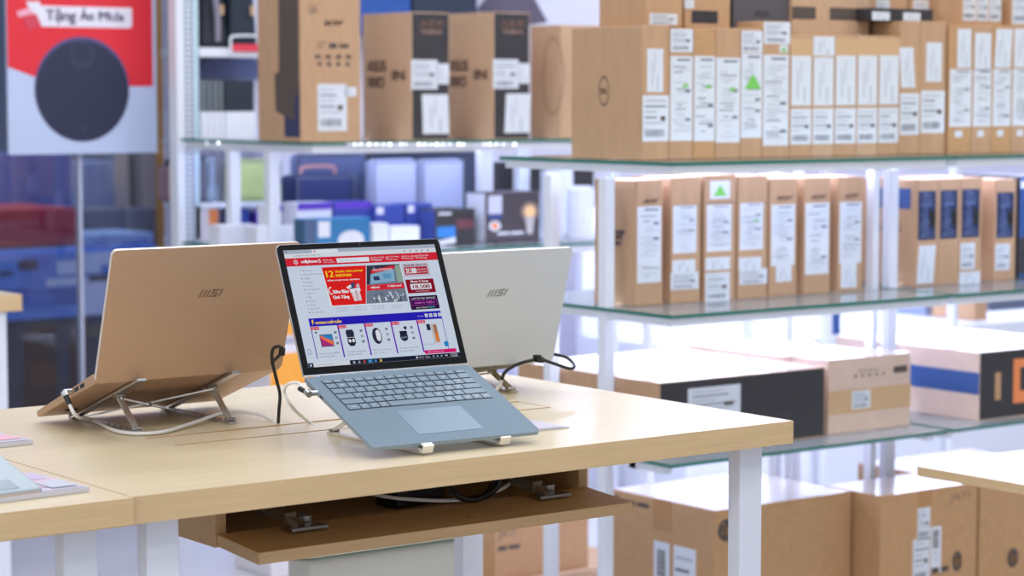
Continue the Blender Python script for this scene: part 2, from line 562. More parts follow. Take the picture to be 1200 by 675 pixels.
def stand(label, arms, hf, hb, Yf, Yb, sgn, nvec, mt, ext=.02, lip=.011, bx_=0):
    """arms: x positions; hf/hb: arm height at front/back; Yf, Yb: their Y; sgn: +1 when front lip is at smaller Y"""
    t = thing('laptop_stand', (sum(arms) / 2, (Yf + Yb) / 2, .80), label, 'laptop stand', 'folding aluminium laptop stands')
    dirv = (V((0, Yb, hb)) - V((0, Yf, hf))).normalized()
    for i, x in enumerate(arms):
        mb = Mb()
        a = V((x, Yf, hf)) - dirv * .010; b = V((x, Yb, hb)) + dirv * ext
        mb.bar(a, b, .016, .004, mt, bev=.0008)
        mb.bar(a - nvec * .001, a + nvec * lip, .0035, .018, mt, upv=(1, 0, 0), bev=.0008)
        mb.bar(a + nvec * (lip - .001) - dirv * .001, a + nvec * (lip - .001) + dirv * .007, .018, .0025, mt, bev=.0008)
        mb.build('support_arm', t)
        mb = Mb()
        s = -1 if Yb < Yf else 1
        mb.bar((x + .004, Yf + s * .006, .8022), (x + .004, Yb - s * .002 + bx_, .8022), .014, .004, mt, bev=.0008)
        for k in (.2, .3, .4, .5):
            y = Yb + (Yf - Yb) * k
            mb.cyl((x + .004, y, .8042), (x + .004, y, .8046), .002, M_black, n=8)
        mb.build('base_bar', t)
        mb = Mb()
        top = V((x, Yf, hf)) + dirv * ((V((0, Yb, hb)) - V((0, Yf, hf))).length * .70) - nvec * .004
        bot = V((x + .004, Yb - s * .012 + bx_, .8065))
        mb.bar(top, bot, .009, .004, mt, upv=(0, 1, .3), bev=.0006)
        mb.cyl(bot - V((.008, 0, 0)), bot + V((.008, 0, 0)), .003, M_steel, n=10)
        mb.cyl(top - V((.008, 0, 0)), top + V((.008, 0, 0)), .003, M_steel, n=10)
        mb.build('strut', t)
    x0, x1 = arms
    L = (V((0, Yb, hb)) - V((0, Yf, hf))).length
    for k, (fa, fb) in enumerate(((.10, .72), (.72, .10))):
        mb = Mb()
        a = V((x0, Yf, hf)) + dirv * L * fa - nvec * (.0065 + .003 * k); b = V((x1, Yf, hf)) + dirv * L * fb - nvec * (.0065 + .003 * k)
        mb.bar(a, b, .006, .0025, mt)
        mb.build('cross_rod', t)
    mid = V(((x0 + x1) / 2, Yf, hf)) + dirv * L * .41 - nvec * .008
    mb = Mb(); mb.cyl(mid - nvec * .004, mid + nvec * .003, .005, M_steel, n=12); mb.build('pivot_pin', t)
    return t


def msi_laptop(label, HL, width, pitch, depth, lid_el, lid_len, mtl, mlogo, stand_label, arms, smt):
    """laptop seen from behind; HL is the hinge's left end, the front edge lies towards +Y"""
    yw = 0.0
    x = V((1, 0, 0)); f = V((0, math.cos(pitch), -math.sin(pitch))); n = V((0, math.sin(pitch), math.cos(pitch)))
    B = Frame(HL, x, f, n)
    t = thing('laptop', (HL[0] + width / 2, HL[1] + .1, HL[2] - .03), label, 'laptop')
    mb = Mb()
    B.slab(mb, 0, width, .004, depth, 0, .016, mtl, bev=.003, c1b=.010, c0b=.0)
    # side ports on the left flank, near the hinge
    for b0 in (.036, .056):
        B.slab(mb, -.0004, .001, b0, b0 + .014, .0045, .0105, M_black)
    # rubber feet and vent on the underside
    B.slab(mb, .03, .05, .17, .176, -.0015, .0, M_black)
    B.slab(mb, .10, width - .10, .075, .105, -.0006, .0, mat('vent_dark', (150, 122, 100), .6))
    base = mb.build('keyboard_base', t)
    u = V((0, -math.cos(lid_el), math.sin(lid_el))); ln = V((0, -math.sin(lid_el), -math.cos(lid_el)))   # outward normal towards the viewer
    Ld = Frame(HL, x, u, ln)
    mb = Mb()
    o = rounded(Ld, 0, width, 0, lid_len, .008)
    mb.prism([Ld.at(a, b, 0) for a, b in o], -ln * .006, mtl, mat('lid_edge_' + mtl.name, (236, 226, 214), .3, metal=.5))
    lid = mb.build('lid', t)
    mb = Mb()
    F = Face(Ld.at(0, lid_len, 0), x, -u, width, lid_len)
    # the maker's four slanted strokes: three bars, a stepped S and a last bar
    def stroke(u0, w_, pts=None):
        sl = .028
        v0, v1 = .355, .405
        s.poly
    cu, s_, v0, v1 = .475, .018, .330, .390
    def para(a, b, va, vb):
        k = lambda v: s_ * (v1 - v) / (v1 - v0)
        mb.poly(F, [(a + k(va), va), (a + k(vb), vb), (b + k(vb), vb), (b + k(va), va)], .0004, mlogo)
    for k in range(3):
        para(cu + k * .020, cu + k * .020 + .009, v0, v1)
    q = cu + .062
    dv = (v1 - v0)
    para(q, q + .034, v0, v0 + dv * .22); para(q, q + .008, v0, v0 + dv * .55); para(q, q + .032, v0 + dv * .40, v0 + dv * .60)
    para(q + .024, q + .032, v0 + dv * .45, v1); para(q - .004, q + .032, v1 - dv * .22, v1)
    para(q + .044, q + .053, v0, v1)
    mb.build('lid_logo', lid)
    mb = Mb(); mb.rect(Face(Ld.at(width, lid_len, -.0062), -x, -u, width, lid_len), .02, .03, .98, .94, 0.0003, M_bezel); mb.build('screen', lid)
    mb = Mb(); mb.cyl(B.at(.02, .004, .013), B.at(width - .02, .004, .013), .005, mat('hinge_' + mtl.name, (96, 84, 74), .4)); mb.build('hinge', t)
    # its stand
    off = n * -.0036
    Fp = V((0, HL[1], HL[2])) + f * (depth + .001) + off
    Bp = V((0, HL[1], HL[2])) + off
    stand(stand_label, arms, Fp.z, Bp.z, Fp.y, Bp.y, -1, n, smt, ext=.018)
    return B


BB = msi_laptop('copper brown laptop seen from behind, raised on a stand on the table', (1.5115, 3.0477, .8800), .316, math.radians(19.9), .212,
                math.radians(72.5), .208, M_lapbrown, M_lapbrownd, 'silver folding stand under the copper brown laptop', (1.578, 1.738), M_alu)
WB = msi_laptop('silver white laptop seen from behind, right of the open laptop', (2.078, 3.09, .850), .312, math.radians(10.6), .205,
                math.radians(74.3), .2035, M_lapwhite, M_laplogo, 'folding stand with pale gold legs under the white laptop', (2.13, 2.305),
                mat('champagne_metal', (206, 196, 176), .3, metal=.9))

# the open ice-blue laptop
k = .972
def kk(p): return CAM + (V(p) - CAM) * k
HL, HR, FL, TL = kk((1.7796, 2.9032, .8842)), kk((2.0692, 2.8891, .8842)), kk((1.7699, 2.7044, .804)), kk((1.7838, 2.9892, 1.076))
SW = (HR - HL).length; SD = (FL - HL).length; SL = (TL - HL).length
sx = (HR - HL).normalized(); sf = (FL - HL).normalized(); sn = sx.cross(-sf).normalized()
su = (TL - HL).normalized(); sln = sx.cross(su).normalized()    # screen normal, towards the viewer
if sln.y > 0: sln = -sln
S = Frame(HL, sx, sf, sn)
t = thing('laptop', (HL + HR) / 2 + sf * .1 - V((0, 0, .03)), 'open ice blue laptop with a lit shopping page, facing the viewer', 'laptop')
mb = Mb()
o = rounded(S, 0, SW, 0.002, SD, .008, r_start=False)
mb.prism([S.at(a, b, 0) for a, b in o], -sn * .0055, M_blue, M_bluem)
S.slab(mb, .004, SW - .004, .004, SD - .03, -.0115, -.0055, M_bluem, c0b=-.0065)
S.slab(mb, -.0003, .001, .032, .044, -.0045, -.0018, M_black)
S.slab(mb, -.0003, .001, .052, .060, -.0045, -.0018, M_black)
base = mb.build('keyboard_base', t)
mb = Mb(); S.slab(mb, .088, .196, .118, .186, .0000, .0004, M_pad); mb.build('touchpad', base)
# keyboard: six rows
ku0, ku1, kv0 = .0195, SW - .0195, .0145
rows = [[1] * 14, [1] * 13 + [1.15], [1.3] + [1] * 12 + [1.15], [1.65] + [1] * 11 + [1.7], [2.1] + [1] * 10 + [2.25], [1.2, .9, .9, .9, 5.4, .9, .9, .9, .9, .9]]
hts = [.0105, .0150, .0150, .0150, .0150, .0150]
v = kv0
keyrows = ['' for _ in range(6)]
letters = [None, '`1234567890-=', ' QWERTYUIOP[]', " ASDFGHJKL;'", ' ZXCVBNM,./', None]
for r, (row, h) in enumerate(zip(rows, hts)):
    tot = sum(row); uu = ku0
    for i, wk in enumerate(row):
        wd = wk / tot * (ku1 - ku0)
        mb = Mb()
        S.slab(mb, uu + .0002, uu + wd - .0002, v + .0002, v + h - .0002, .0001, .0003, M_black)
        S.slab(mb, uu + .0006, uu + wd - .0006, v + .0007, v + h - .0007, .0002, .0013, M_key, bev=.0004)
        L = letters[r]
        if L and i < len(L) and L[i] not in ' `':
            F = Face(S.at(uu, v, .0013), sx, sf, wd, h)
            mb.text(F, .40, .34, .60, .62, L[i], .0002, M_keyl)
        elif not L and wk < 2:
            F = Face(S.at(uu, v, .0013), sx, sf, wd, h)
            mb.rect(F, .38, .42, .62, .56, .0002, M_keyl)
        mb.build('key', base)
        uu += wd
    v += h + .0008
# lid
T = Frame(HL, sx, su, sln)
mb = Mb()
o = rounded(T, 0, SW, 0.001, SL, .009, r_start=False)
mb.prism([T.at(a, b, -.0012) for a, b in o], -sln * .0035, M_silver, M_silver)
lid = mb.build('lid', t)
mb = Mb()
o = rounded(T, .0008, SW - .0008, 0.003, SL - .0008, .0083, r_start=False)
mb.prism([T.at(a, b, 0) for a, b in o], -sln * .0011, M_bezel)
F = Face(T.at(0, SL, 0), sx, -su, SW, SL)
mb.disc(F, .5, .022, .006, .008, .0002, mat('lens', (60, 62, 70), .2), n=12)
mb.build('bezel', lid)
mb = Mb(); mb.cyl(T.at(.03, -.001, -.004), T.at(SW - .03, -.001, -.004), .0035, M_bluem); mb.build('hinge', t)

# the page on the screen, drawn in a 150 x 100 layout
c0, c1 = .0125, .0125
scr_u0, scr_u1, scr_v0, scr_v1 = .0105, SW - .0105, .0135, SL - .0095
F = Face(T.at(scr_u0, scr_v1, .0002), sx, -su, scr_u1 - scr_u0, scr_v1 - scr_v0)


class Scr:
    def __init__(s): s.mb = Mb()
    def r(s, a, b, c, d, col, l=1): s.mb.rect(F, a / 150, b / 100, c / 150, d / 100, l * .00006, scr(col))
    def p(s, pts, col, l=1): s.mb.poly(F, [(x / 150, y / 100) for x, y in reversed(pts)], l * .00006, scr(col))
    def t(s, a, b, c, d, tx, col, l=4, bold=0): s.mb.text(F, a / 150, b / 100, c / 150, d / 100, tx, l * .00006, scr(col), bold=bold / 150)
    def o(s, x, y, rx, ry, col, l=3, n=20, r2=None): s.mb.disc(F, x / 150, y / 100, rx / 150, ry / 100, l * .00006, scr(col), n=n, ru2=None if r2 is None else (rx - r2) / 150, rv2=None if r2 is None else (ry - r2) / 100)


q = Scr()
BG = (214, 226, 244)
WH = (236, 240, 250)
RED = (222, 42, 60)
q.r(0, 0, 150, 100, BG, 0)
q.r(0, 0, 150, 3.2, (176, 188, 206)); q.r(27, .4, 52, 3.2, WH, 2); q.o(29.5, 1.8, .8, .8, (220, 60, 70), 3); q.o(2, 1.6, .8, .8, (120, 126, 140), 3)
q.r(0, 3.2, 150, 6.8, (226, 232, 242)); q.t(9, 4.3, 34, 6, 'cellphones.com.vn', (130, 138, 150), 3)
for x in (118, 124, 130, 136, 142): q.o(x, 5.1, .8, .8, (130, 138, 150), 3, n=8)
q.r(0, 7, 150, 14, RED)
q.o(9.5, 10.5, 2.0, 2.0, WH, 2, r2=.5); q.t(8.6, 9.6, 10.4, 11.6, 'S', WH, 3)
q.t(14.5, 8.9, 30, 12.4, 'cellphone', WH, 4, .25); q.t(31, 8.7, 33.2, 11.8, 'S', WH, 4, .2)
q.t(36, 9, 45, 10.5, 'Danh muc', WH); q.t(36, 11, 47, 12.4, 'sản phẩm', WH)
q.r(49, 8.7, 81, 12.6, WH, 2); q.t(52, 9.7, 68, 11.8, 'Bạn cần tìm gì', (150, 150, 160), 4)
for i, (x, a, b) in enumerate(((86, 'Gọi mua hàng', '1800.2097'), (101, 'Cửa hàng', 'gần bạn'), (117, 'Tra cứu', 'đơn hàng'), (131, 'Giỏ', 'hàng'))):
    q.o(x - 2.0, 10.5, 1.3, 1.5, WH, 2, r2=.4); q.t(x, 8.7, x + 10, 10.3, a, WH); q.t(x, 10.9, x + 8, 12.6, b, WH)
for i, s_ in enumerate(('Điện thoại', 'Laptop, PC, Màn hình', 'Tablet', 'Âm thanh', 'Đồng hồ', 'Nhà thông minh', 'Phụ kiện', 'Tivi', 'Hàng cũ', 'Thu cũ', 'Khuyến mãi', 'Tin công nghệ')):
    y = 17.5 + i * 3.25
    q.o(12, y + .8, .6, .6, (110, 116, 130) if i % 3 == 2 else (170, 178, 190), 3, n=8)
    q.t(14, y, 14 + len(s_) * .9, y + 1.6, s_, (110, 116, 130))
# main banner
q.r(33, 16, 110, 50, WH)
q.p([(33, 16), (76.5, 16), (68, 49.3), (35, 49.3)], RED, 2)
q.p([(33, 16), (76.5, 16), (68, 49.3), (35, 49.3)], (232, 36, 36), 3)
YE = (255, 214, 40)
q.t(35.5, 19.3, 42.5, 24.8, '12', YE, 5, .35)
q.t(44.5, 19, 72, 21.2, 'TRUNG TÂM LAPTOP', YE, 5, .15); q.t(44.5, 22.5, 60, 24.8, 'SMARTPHONE', YE, 5, .15)
q.t(35.5, 26.5, 67, 28.6, 'ĐỒNG LOẠT KHAI TRƯƠNG', WH, 5, .12)
q.t(38.5, 36, 53.5, 39, 'Siêu Bão', WH, 5, .3); q.t(37.5, 40.6, 53, 44.2, 'Quà Tặng', WH, 5, .3)
q.mb.disc(F, 37.5 / 150, 36.5 / 100, 3 / 150, 3.4 / 100, 4 * .00006, scr(WH), n=20, ru2=2 / 150, rv2=2.4 / 100)
q.p([(38, 33), (41, 33), (41, 41), (38, 41)], (232, 36, 36), 4.5)
q.p([(56, 38.5), (64.5, 37.5), (65, 46), (57.5, 46.5)], (232, 214, 218), 5); q.p([(55, 36), (65.5, 35), (65.7, 38), (55.5, 39)], WH, 6)
q.p([(57, 31), (62, 30), (60, 35.5), (56, 36)], (70, 74, 110), 6); q.p([(52.5, 34), (57, 32), (58, 34), (54, 36)], WH, 7); q.p([(62, 33), (65, 31), (65.8, 34), (63, 35.5)], (200, 190, 210), 7)
q.p([(60, 37), (61.6, 37), (62, 46), (60.6, 46.2)], (200, 170, 186), 7)
# shop photo banner
q.p([(77, 16.2), (110, 16.2), (110, 49.3), (68.5, 49.3)], (120, 132, 152), 2)
q.p([(77, 16.2), (84, 16.2), (78, 32), (73, 33)], (56, 60, 76), 3)
q.p([(84, 16.2), (110, 16.2), (110, 18), (84, 20)], (50, 56, 76), 3)
q.p([(80, 20.5), (104, 17), (104, 20), (79.5, 23.5)], RED, 4)
q.t(82, 19.3, 101, 21.4, 'CELLPHONES', WH, 5)
q.p([(79, 24), (103, 20.4), (101.5, 31), (76.5, 32.4)], (140, 184, 214), 4); q.r(81, 26, 87, 29.5, (50, 66, 110), 5); q.r(91, 24, 99, 28.5, (104, 160, 204), 5)
q.p([(105, 17), (110, 17), (110, 32), (104, 32)], (150, 176, 160), 4)
q.p([(73, 33.4), (110, 32.8), (110, 37.6), (71.6, 38.2)], RED, 4); q.t(76, 34.4, 85, 36.9, 'cellphoneS', WH, 5, .1); q.t(93, 34, 107, 36.4, 'CellphoneS', WH, 5, .1)
random.seed(3)
for i in range(34):
    x = random.uniform(73, 107); y = random.uniform(39.5, 47.5)
    g = random.choice(((70, 80, 100), (190, 200, 214), (220, 226, 236), (92, 104, 130)))
    q.r(x, y, x + random.uniform(.8, 2), min(49, y + random.uniform(1, 4)), g, 4 + i * .03)
for i in range(4):
    q.t(38 + i * 18, 51.2, 49 + i * 18, 52.4, 'Tựu trường', (130, 136, 150)); q.t(38 + i * 18, 53.2, 50 + i * 18, 54.4, 'ưu đãi lớn', (150, 156, 170))
# promos
q.r(112, 16.2, 139, 28, (206, 198, 214), 2); q.t(114, 16.7, 137, 18.7, 'Note20 Ultra 5G', (110, 30, 60), 4, .1); q.r(113.5, 19.3, 137, 26, (186, 30, 60), 3); q.t(114.5, 20.4, 125, 25, '21.500', WH, 4, .3)
q.t(126, 20.6, 136, 22.4, 'TRẢ GÓP 0%', WH); q.t(126, 23.2, 136, 25, 'QUÀ 3 TRIỆU', WH)
q.r(112, 30.3, 140.5, 42.5, (150, 22, 46), 2); q.t(117, 31.2, 135, 33.2, 'iPhone 11 Series', WH, 4, .1); q.r(116, 34.4, 137, 39.3, WH, 3); q.t(118, 35.3, 135, 38.5, '18.500', (150, 22, 46), 4, .25); q.t(120, 40.2, 134, 41.4, 'trả góp 0% lãi suất', WH)
q.r(111.5, 45, 140.5, 57, (50, 22, 66), 2); q.t(114, 46.2, 138, 48, 'LAPTOP GIÁ GAMING', WH, 4); q.r(113, 49, 139, 53.4, (170, 60, 180), 3); q.r(113.4, 49.4, 138.6, 53, (50, 22, 66), 4)
q.t(116, 49.9, 136, 52.4, 'GIẢM 6 TRIỆU', (236, 110, 226), 5, .1); q.t(117, 54.4, 128, 56, 'BẢO HÀNH', WH, 4); q.t(129, 54.4, 136, 56, 'MUA', (90, 220, 220), 4)
# hot sale
PU = (44, 34, 190)
q.r(9.6, 59, 140.3, 66, PU, 2)
q.p([(12.6, 60.2), (14.2, 60.2), (13.4, 62), (14.4, 62), (12.2, 65.2), (12.8, 62.8), (11.8, 62.8)], YE, 4)
q.t(15.5, 61, 40, 64.2, 'HOTSALE CUỐI TUẦN', YE, 4, .2)
q.t(116, 62, 122, 63.2, 'Kết thúc sau', WH)
for x in (123.5, 128, 132.5, 137): q.r(x, 61, x + 3, 64, WH, 4); q.t(x + .7, 61.6, x + 2.3, 63.4, '08', (60, 60, 90), 5)
VI = (104, 50, 190)
for i in range(5):
    x = 9.8 + i * 26.1
    q.r(x, 66, x + 26.1, 94, VI, 2); q.r(x + .8, 66, x + 25.5, 94, BG, 3)
    q.r(x, 66.4, x + 8, 69, (224, 30, 84), 4); q.t(x + 1, 67, x + 7, 68.5, 'Giảm 10%', WH, 5)
q.r(9.8, 93.4, 114, 95, BG, 4)
def caption(x, a, b):
    q.t(x + 2, 88.6, x + 21, 90.1, a, (100, 104, 118), 5); q.t(x + 2, 91.2, x + 16, 92.6, b, (110, 114, 128), 5)
caption(11, 'Laptop 13 inch 256GB', 'Chính hãng 2020'); caption(37, 'Tai nghe không dây', 'Chính hãng'); caption(63, 'Đồng hồ thể thao', 'bản quốc tế')
caption(89, 'Tai nghe Pro màu đen', 'Chính hãng'); q.t(117, 86.8, 127, 88.2, 'Điện thoại', (110, 114, 128), 5)
q.r(16.5, 73.2, 28.8, 83.6, (60, 70, 90), 5); q.p([(17, 73.8), (28.3, 73.8), (28.3, 79)], (50, 140, 210), 6); q.p([(17, 73.8), (28.3, 79), (28.3, 83), (17, 76)], (250, 120, 80), 6.5); q.p([(17, 76), (28.3, 83), (17, 83)], (180, 50, 130), 7)
q.o(14, 71.2, .9, .9, (40, 44, 60), 5)
q.p([(43, 70.5), (49, 70.5), (50, 73), (49.6, 77), (42.6, 77), (42, 73)], (46, 50, 72), 5); q.p([(42.6, 77.4), (49.8, 77.4), (50, 82), (48, 84.5), (44, 84.5), (42.2, 82)], (36, 40, 60), 5); q.o(44.6, 80, 1.3, 1.5, WH, 6); q.o(48, 80, 1.3, 1.5, WH, 6)
q.o(71.8, 77.3, 4.6, 7, (40, 44, 66), 5, n=28); q.o(73, 77, 2.6, 5, WH, 6, n=28); q.p([(68.2, 73), (70.8, 72), (71, 81), (68.6, 81)], (50, 56, 84), 7)
q.o(98, 79.5, 4, 4, (44, 48, 70), 5); q.p([(94.4, 74.5), (101.5, 74.5), (102, 77), (94.4, 78)], (36, 40, 60), 6); q.o(101, 72, 1.6, 1.5, (44, 48, 70), 6); q.p([(94.4, 80), (101, 79.4), (101, 80.4), (94.5, 81)], (130, 140, 160), 6)
q.r(122.5, 70, 126.2, 75.5, (36, 44, 74), 5); q.r(126.8, 70, 133, 87, (206, 196, 196), 5); q.p([(129, 71), (132.6, 71), (132.6, 86), (129.5, 86)], (176, 120, 96), 6); q.p([(129, 80), (132.6, 77), (132.6, 86), (129.5, 86)], (224, 130, 60), 7)
for xx in (31, 56, 81, 106):
    for j in range(3): q.r(xx, 71 + j * 4.6, xx + 2.6, 73 + j * 4.6, (120, 128, 150) if j != 1 else (160, 168, 184), 5)
q.o(138.5, 88.2, 2.4, 2.4, (40, 140, 214), 6)
q.o(4, 87, 1.8, 2.6, (120, 140, 200), 5, r2=.5)
q.r(115, 92.6, 147, 95.8, (224, 26, 120), 6); q.t(118, 93.5, 134, 95, 'Nhận tin khuyến mãi', WH, 7)
# taskbar
q.r(0, 96.4, 150, 100, (30, 36, 56), 7); q.r(5, 96.4, 40, 100, (224, 230, 240), 8); q.t(8, 97.6, 24, 99, 'Type here to search', (130, 136, 150), 9)
q.r(1.6, 97.4, 3.4, 99.2, (200, 220, 240), 8)
for x, cc in ((43, (180, 190, 210)), (48, (150, 160, 180)), (53, (200, 80, 70)), (58.5, (90, 180, 236)), (64, (70, 150, 210)), (69, (240, 200, 90))): q.r(x, 97.4, x + 2, 99.4, cc, 8)
q.r(57, 96.6, 62.5, 99.9, (40, 96, 140), 7.5)
q.o(106, 98.2, .9, .9, WH, 8); q.t(108, 97.6, 119, 99, '32°C  Mưa', WH, 8)
for x in (122, 126, 130): q.r(x, 97.6, x + 1.6, 99, (170, 176, 190), 8)
q.t(134, 97.4, 137, 99.1, 'VIE', WH, 8); q.t(140, 97, 147, 98.2, '10:24 SA', WH, 8); q.t(140, 98.6, 147, 99.7, '12/10/2020', WH, 8)
q.mb.build('screen', lid)

# its stand
n_ = sn; off = -sn * .014
Fp = HL + sf * (SD + .001) - sn * .0095; Bp = HL - sn * .0145
stand('white-lipped stand holding up the open ice blue laptop', (1.806, 1.940), Fp.z, Bp.z, Fp.y - .001, Bp.y - .012, 1, sn, mat('white_silver_metal', (236, 232, 224), .35, metal=.4), ext=-.02, bx_=.065)


# ------------------------------------------------------------------ cables on the table
def plug_cable(label, pts, r, mt, plug=None, collar=None, loc=None):
    t = thing('charging_cable', loc or (pts[0][0], pts[0][1], .80), label, 'cable')
    mb = Mb(); mb.tube(pts, r, mt, n=12); mb.build('wire', t)
    if plug:
        mb = Mb()
        for a, b, rr in plug: mb.cyl(a, b, rr, M_alu, n=16)
        mb.build('plug', t)
    if collar:
        mb = Mb(); mb.cyl(collar[0], collar[1], collar[2], M_black, n=16); mb.build('strain_relief', t)
    return t


pb = BB.at(-.001, .078, .008)
pl = BB.at(-.014, .078, .008)
pts = [pl + V((.002, -.012, -.016)), pl + V((.010, -.022, -.035)), P(108, 492, z=.806), P(140, 506, z=.804), P(185, 507, z=.804), P(225, 496, z=.806), P(262, 484, z=.812), P(296, 484, z=.81), P(318, 492, z=.803), P(326, 499, z=.795)]
plug_cable('white charging cable plugged into the left side of the brown laptop', pts, .0028, M_cablew,
           plug=[(pb, pl, .0040), (pl, pl + V((.001, -.005, -.006)), .0050)], collar=(pl + V((.001, -.005, -.006)), pl + V((.003, -.013, -.018)), .0040))
pb = S.at(0, .042, -.003); pl = S.at(-.014, .042, -.003)
dr = (P(345, 452, Y=pl.y + .03) - pl).normalized()
pts = [pl + dr * .018, P(350, 449, Y=pl.y + .03), P(338, 450, Y=pl.y + .045), P(333, 460, Y=pl.y + .055), P(343, 478, Y=pl.y + .06), P(360, 493, z=.806), P(374, 503, z=.796)]
plug_cable('white charging cable plugged into the left side of the open laptop', pts, .0024, M_cablew,
           plug=[(pb, pl, .0042), (pl - sf * .004, pl + sf * .004, .0048), (pl, pl + dr * .006, .0042)], collar=(pl + dr * .006, pl + dr * .020, .0036))
# black charger lead of the brown laptop
Yb_ = 3.03
pts = [V((1.800, 3.030, .892)), P(331, 412, Y=2.99), P(328, 406, Y=2.985), P(320, 409, Y=2.985), P(319, 422, Y=2.99), P(324, 445, Y=2.995), P(328, 462, Y=3.0), P(327, 480, Y=3.0), P(326, 499, z=.795)]
plug_cable('black power cable rising from the slot to the right side of the brown laptop', pts, .0026, M_black, collar=(P(331, 408, Y=2.99), P(330, 416, Y=2.992), .005))
pts = [P(588, 445, Y=3.05), P(592, 436, Y=3.045), P(604, 428, Y=3.04), P(620, 423, Y=3.03), P(634, 421.5, Y=3.03), P(652, 427, Y=3.03), P(668, 432, Y=3.03), P(673, 428, Y=3.04), P(664, 419, Y=3.07), P(648, 415, Y=3.10), P(640, 415, Y=3.105)]
t = plug_cable('black power cable looping out past the right edge of the white laptop', pts, .0029, M_black, collar=(P(629, 421, Y=3.03), P(636, 422, Y=3.03), .0055))
mb = Mb(); mb.tube([P(588, 445, Y=3.05), P(585, 452, Y=3.055), P(581, 458, Y=3.06), P(580, 463, z=.803)], .0034, M_cablew); mb.build('white_sleeve', t)
mb = Mb(); a = P(629, 418, Y=3.028); mb.box((a.x - .004, a.y - .006, a.z - .008), (a.x + .006, a.y + .006, a.z + .003), M_black, bev=.001); mb.build('cable_clip', t)


# ------------------------------------------------------------------ leaflets and the laptop corner on the left table
def leaflet(p, w_, d_, rz, label, cols, z=.8005, grp=None, th=.006):
    t = thing('leaflet', (p[0], p[1], z), label, 'leaflet', grp)
    mb = Mb()
    c = mb.box((p[0] - w_, p[1], z), (p[0], p[1] + d_, z + th), mat('leaflet_stand', (206, 206, 216), .3), rz=rz, piv=(p[0], p[1], 0))
    mb.build('holder', t)
    mb = Mb()
    O = c[7]; U = c[6] - c[7]; D = c[4] - c[7]
    F = Face(O, U, D, U.length, D.length)
    mb.rect(F, 0.02, .02, .98, .97, .0006, mat('leaflet_paper', (206, 198, 214), .4))
    for k_, (a, b, c_, d, col) in enumerate(cols):
        mb.rect(F, a, b, c_, d, .0010 + k_ * .0003, mat('leaflet_%d_%d_%d' % col, col, .4))
    mb.build('printed_sheet', t)
    return t


a = P(105, 571, z=.806)
leaflet(a, .22, .15, math.radians(4), 'pink-printed leaflet lying beside the grey laptop corner', [(.5, .1, .95, .4, (206, 190, 222)), (.55, .45, .97, .8, (226, 184, 204)), (.1, .1, .45, .9, (190, 196, 226)), (.8, .55, .97, .9, (196, 200, 214))], grp='leaflets on the left table')
a = P(39, 516, z=.806)
leaflet(a, .2, .14, math.radians(4), 'small pink and grey leaflet further back at the left edge', [(.5, .1, .95, .5, (196, 190, 214)), (.55, .5, .97, .85, (232, 176, 190)), (.6, .1, .8, .4, (120, 130, 160))], grp='leaflets on the left table')
a = P(667, 501, z=.801)
leaflet(a, .30, .11, math.radians(0), 'blank white card holder poking out right of the open laptop', [], z=.8003, th=.002)

t = thing('laptop', (1.05, 2.7, .80), 'pale grey laptop corner in the left edge, standing on the left table', 'laptop')
G = Frame(P(50, 572, z=.812), V((math.cos(.10), math.sin(.10), 0)), V((-math.sin(.10), math.cos(.10), .30)).normalized(), V((0, -.25, 1)).normalized())
mb = Mb(); G.slab(mb, -.30, 0, 0, .20, -.012, 0, mat('pale_grey_case', (160, 174, 182), .4), bev=.003, mats={'front': M_kpink}); b_ = mb.build('keyboard_base', t)
mb = Mb(); G.slab(mb, -.20, -.028, .008, .034, 0, .0006, mat('dark_touch_panel', (96, 112, 128), .3)); mb.build('sticker', b_)
mb = Mb(); G.slab(mb, -.27, -.02, .08, .18, 0, .0012, mat('key_field', (120, 134, 146), .5)); mb.build('keyboard', b_)
mb = Mb(); mb.box((G.O.x - .26, G.O.y + .02, .80), (G.O.x - .24, G.O.y + .17, .8045), M_alu); mb.box((G.O.x - .08, G.O.y + .01, .80), (G.O.x - .06, G.O.y + .17, .8045), M_alu)
mb.bar((G.O.x - .25, G.O.y + .16, .803), (G.O.x - .25, G.O.y + .17, .848), .012, .004, M_alu); mb.bar((G.O.x - .07, G.O.y + .16, .803), (G.O.x - .07, G.O.y + .17, .848), .012, .004, M_alu)
mb.build('riser', t)


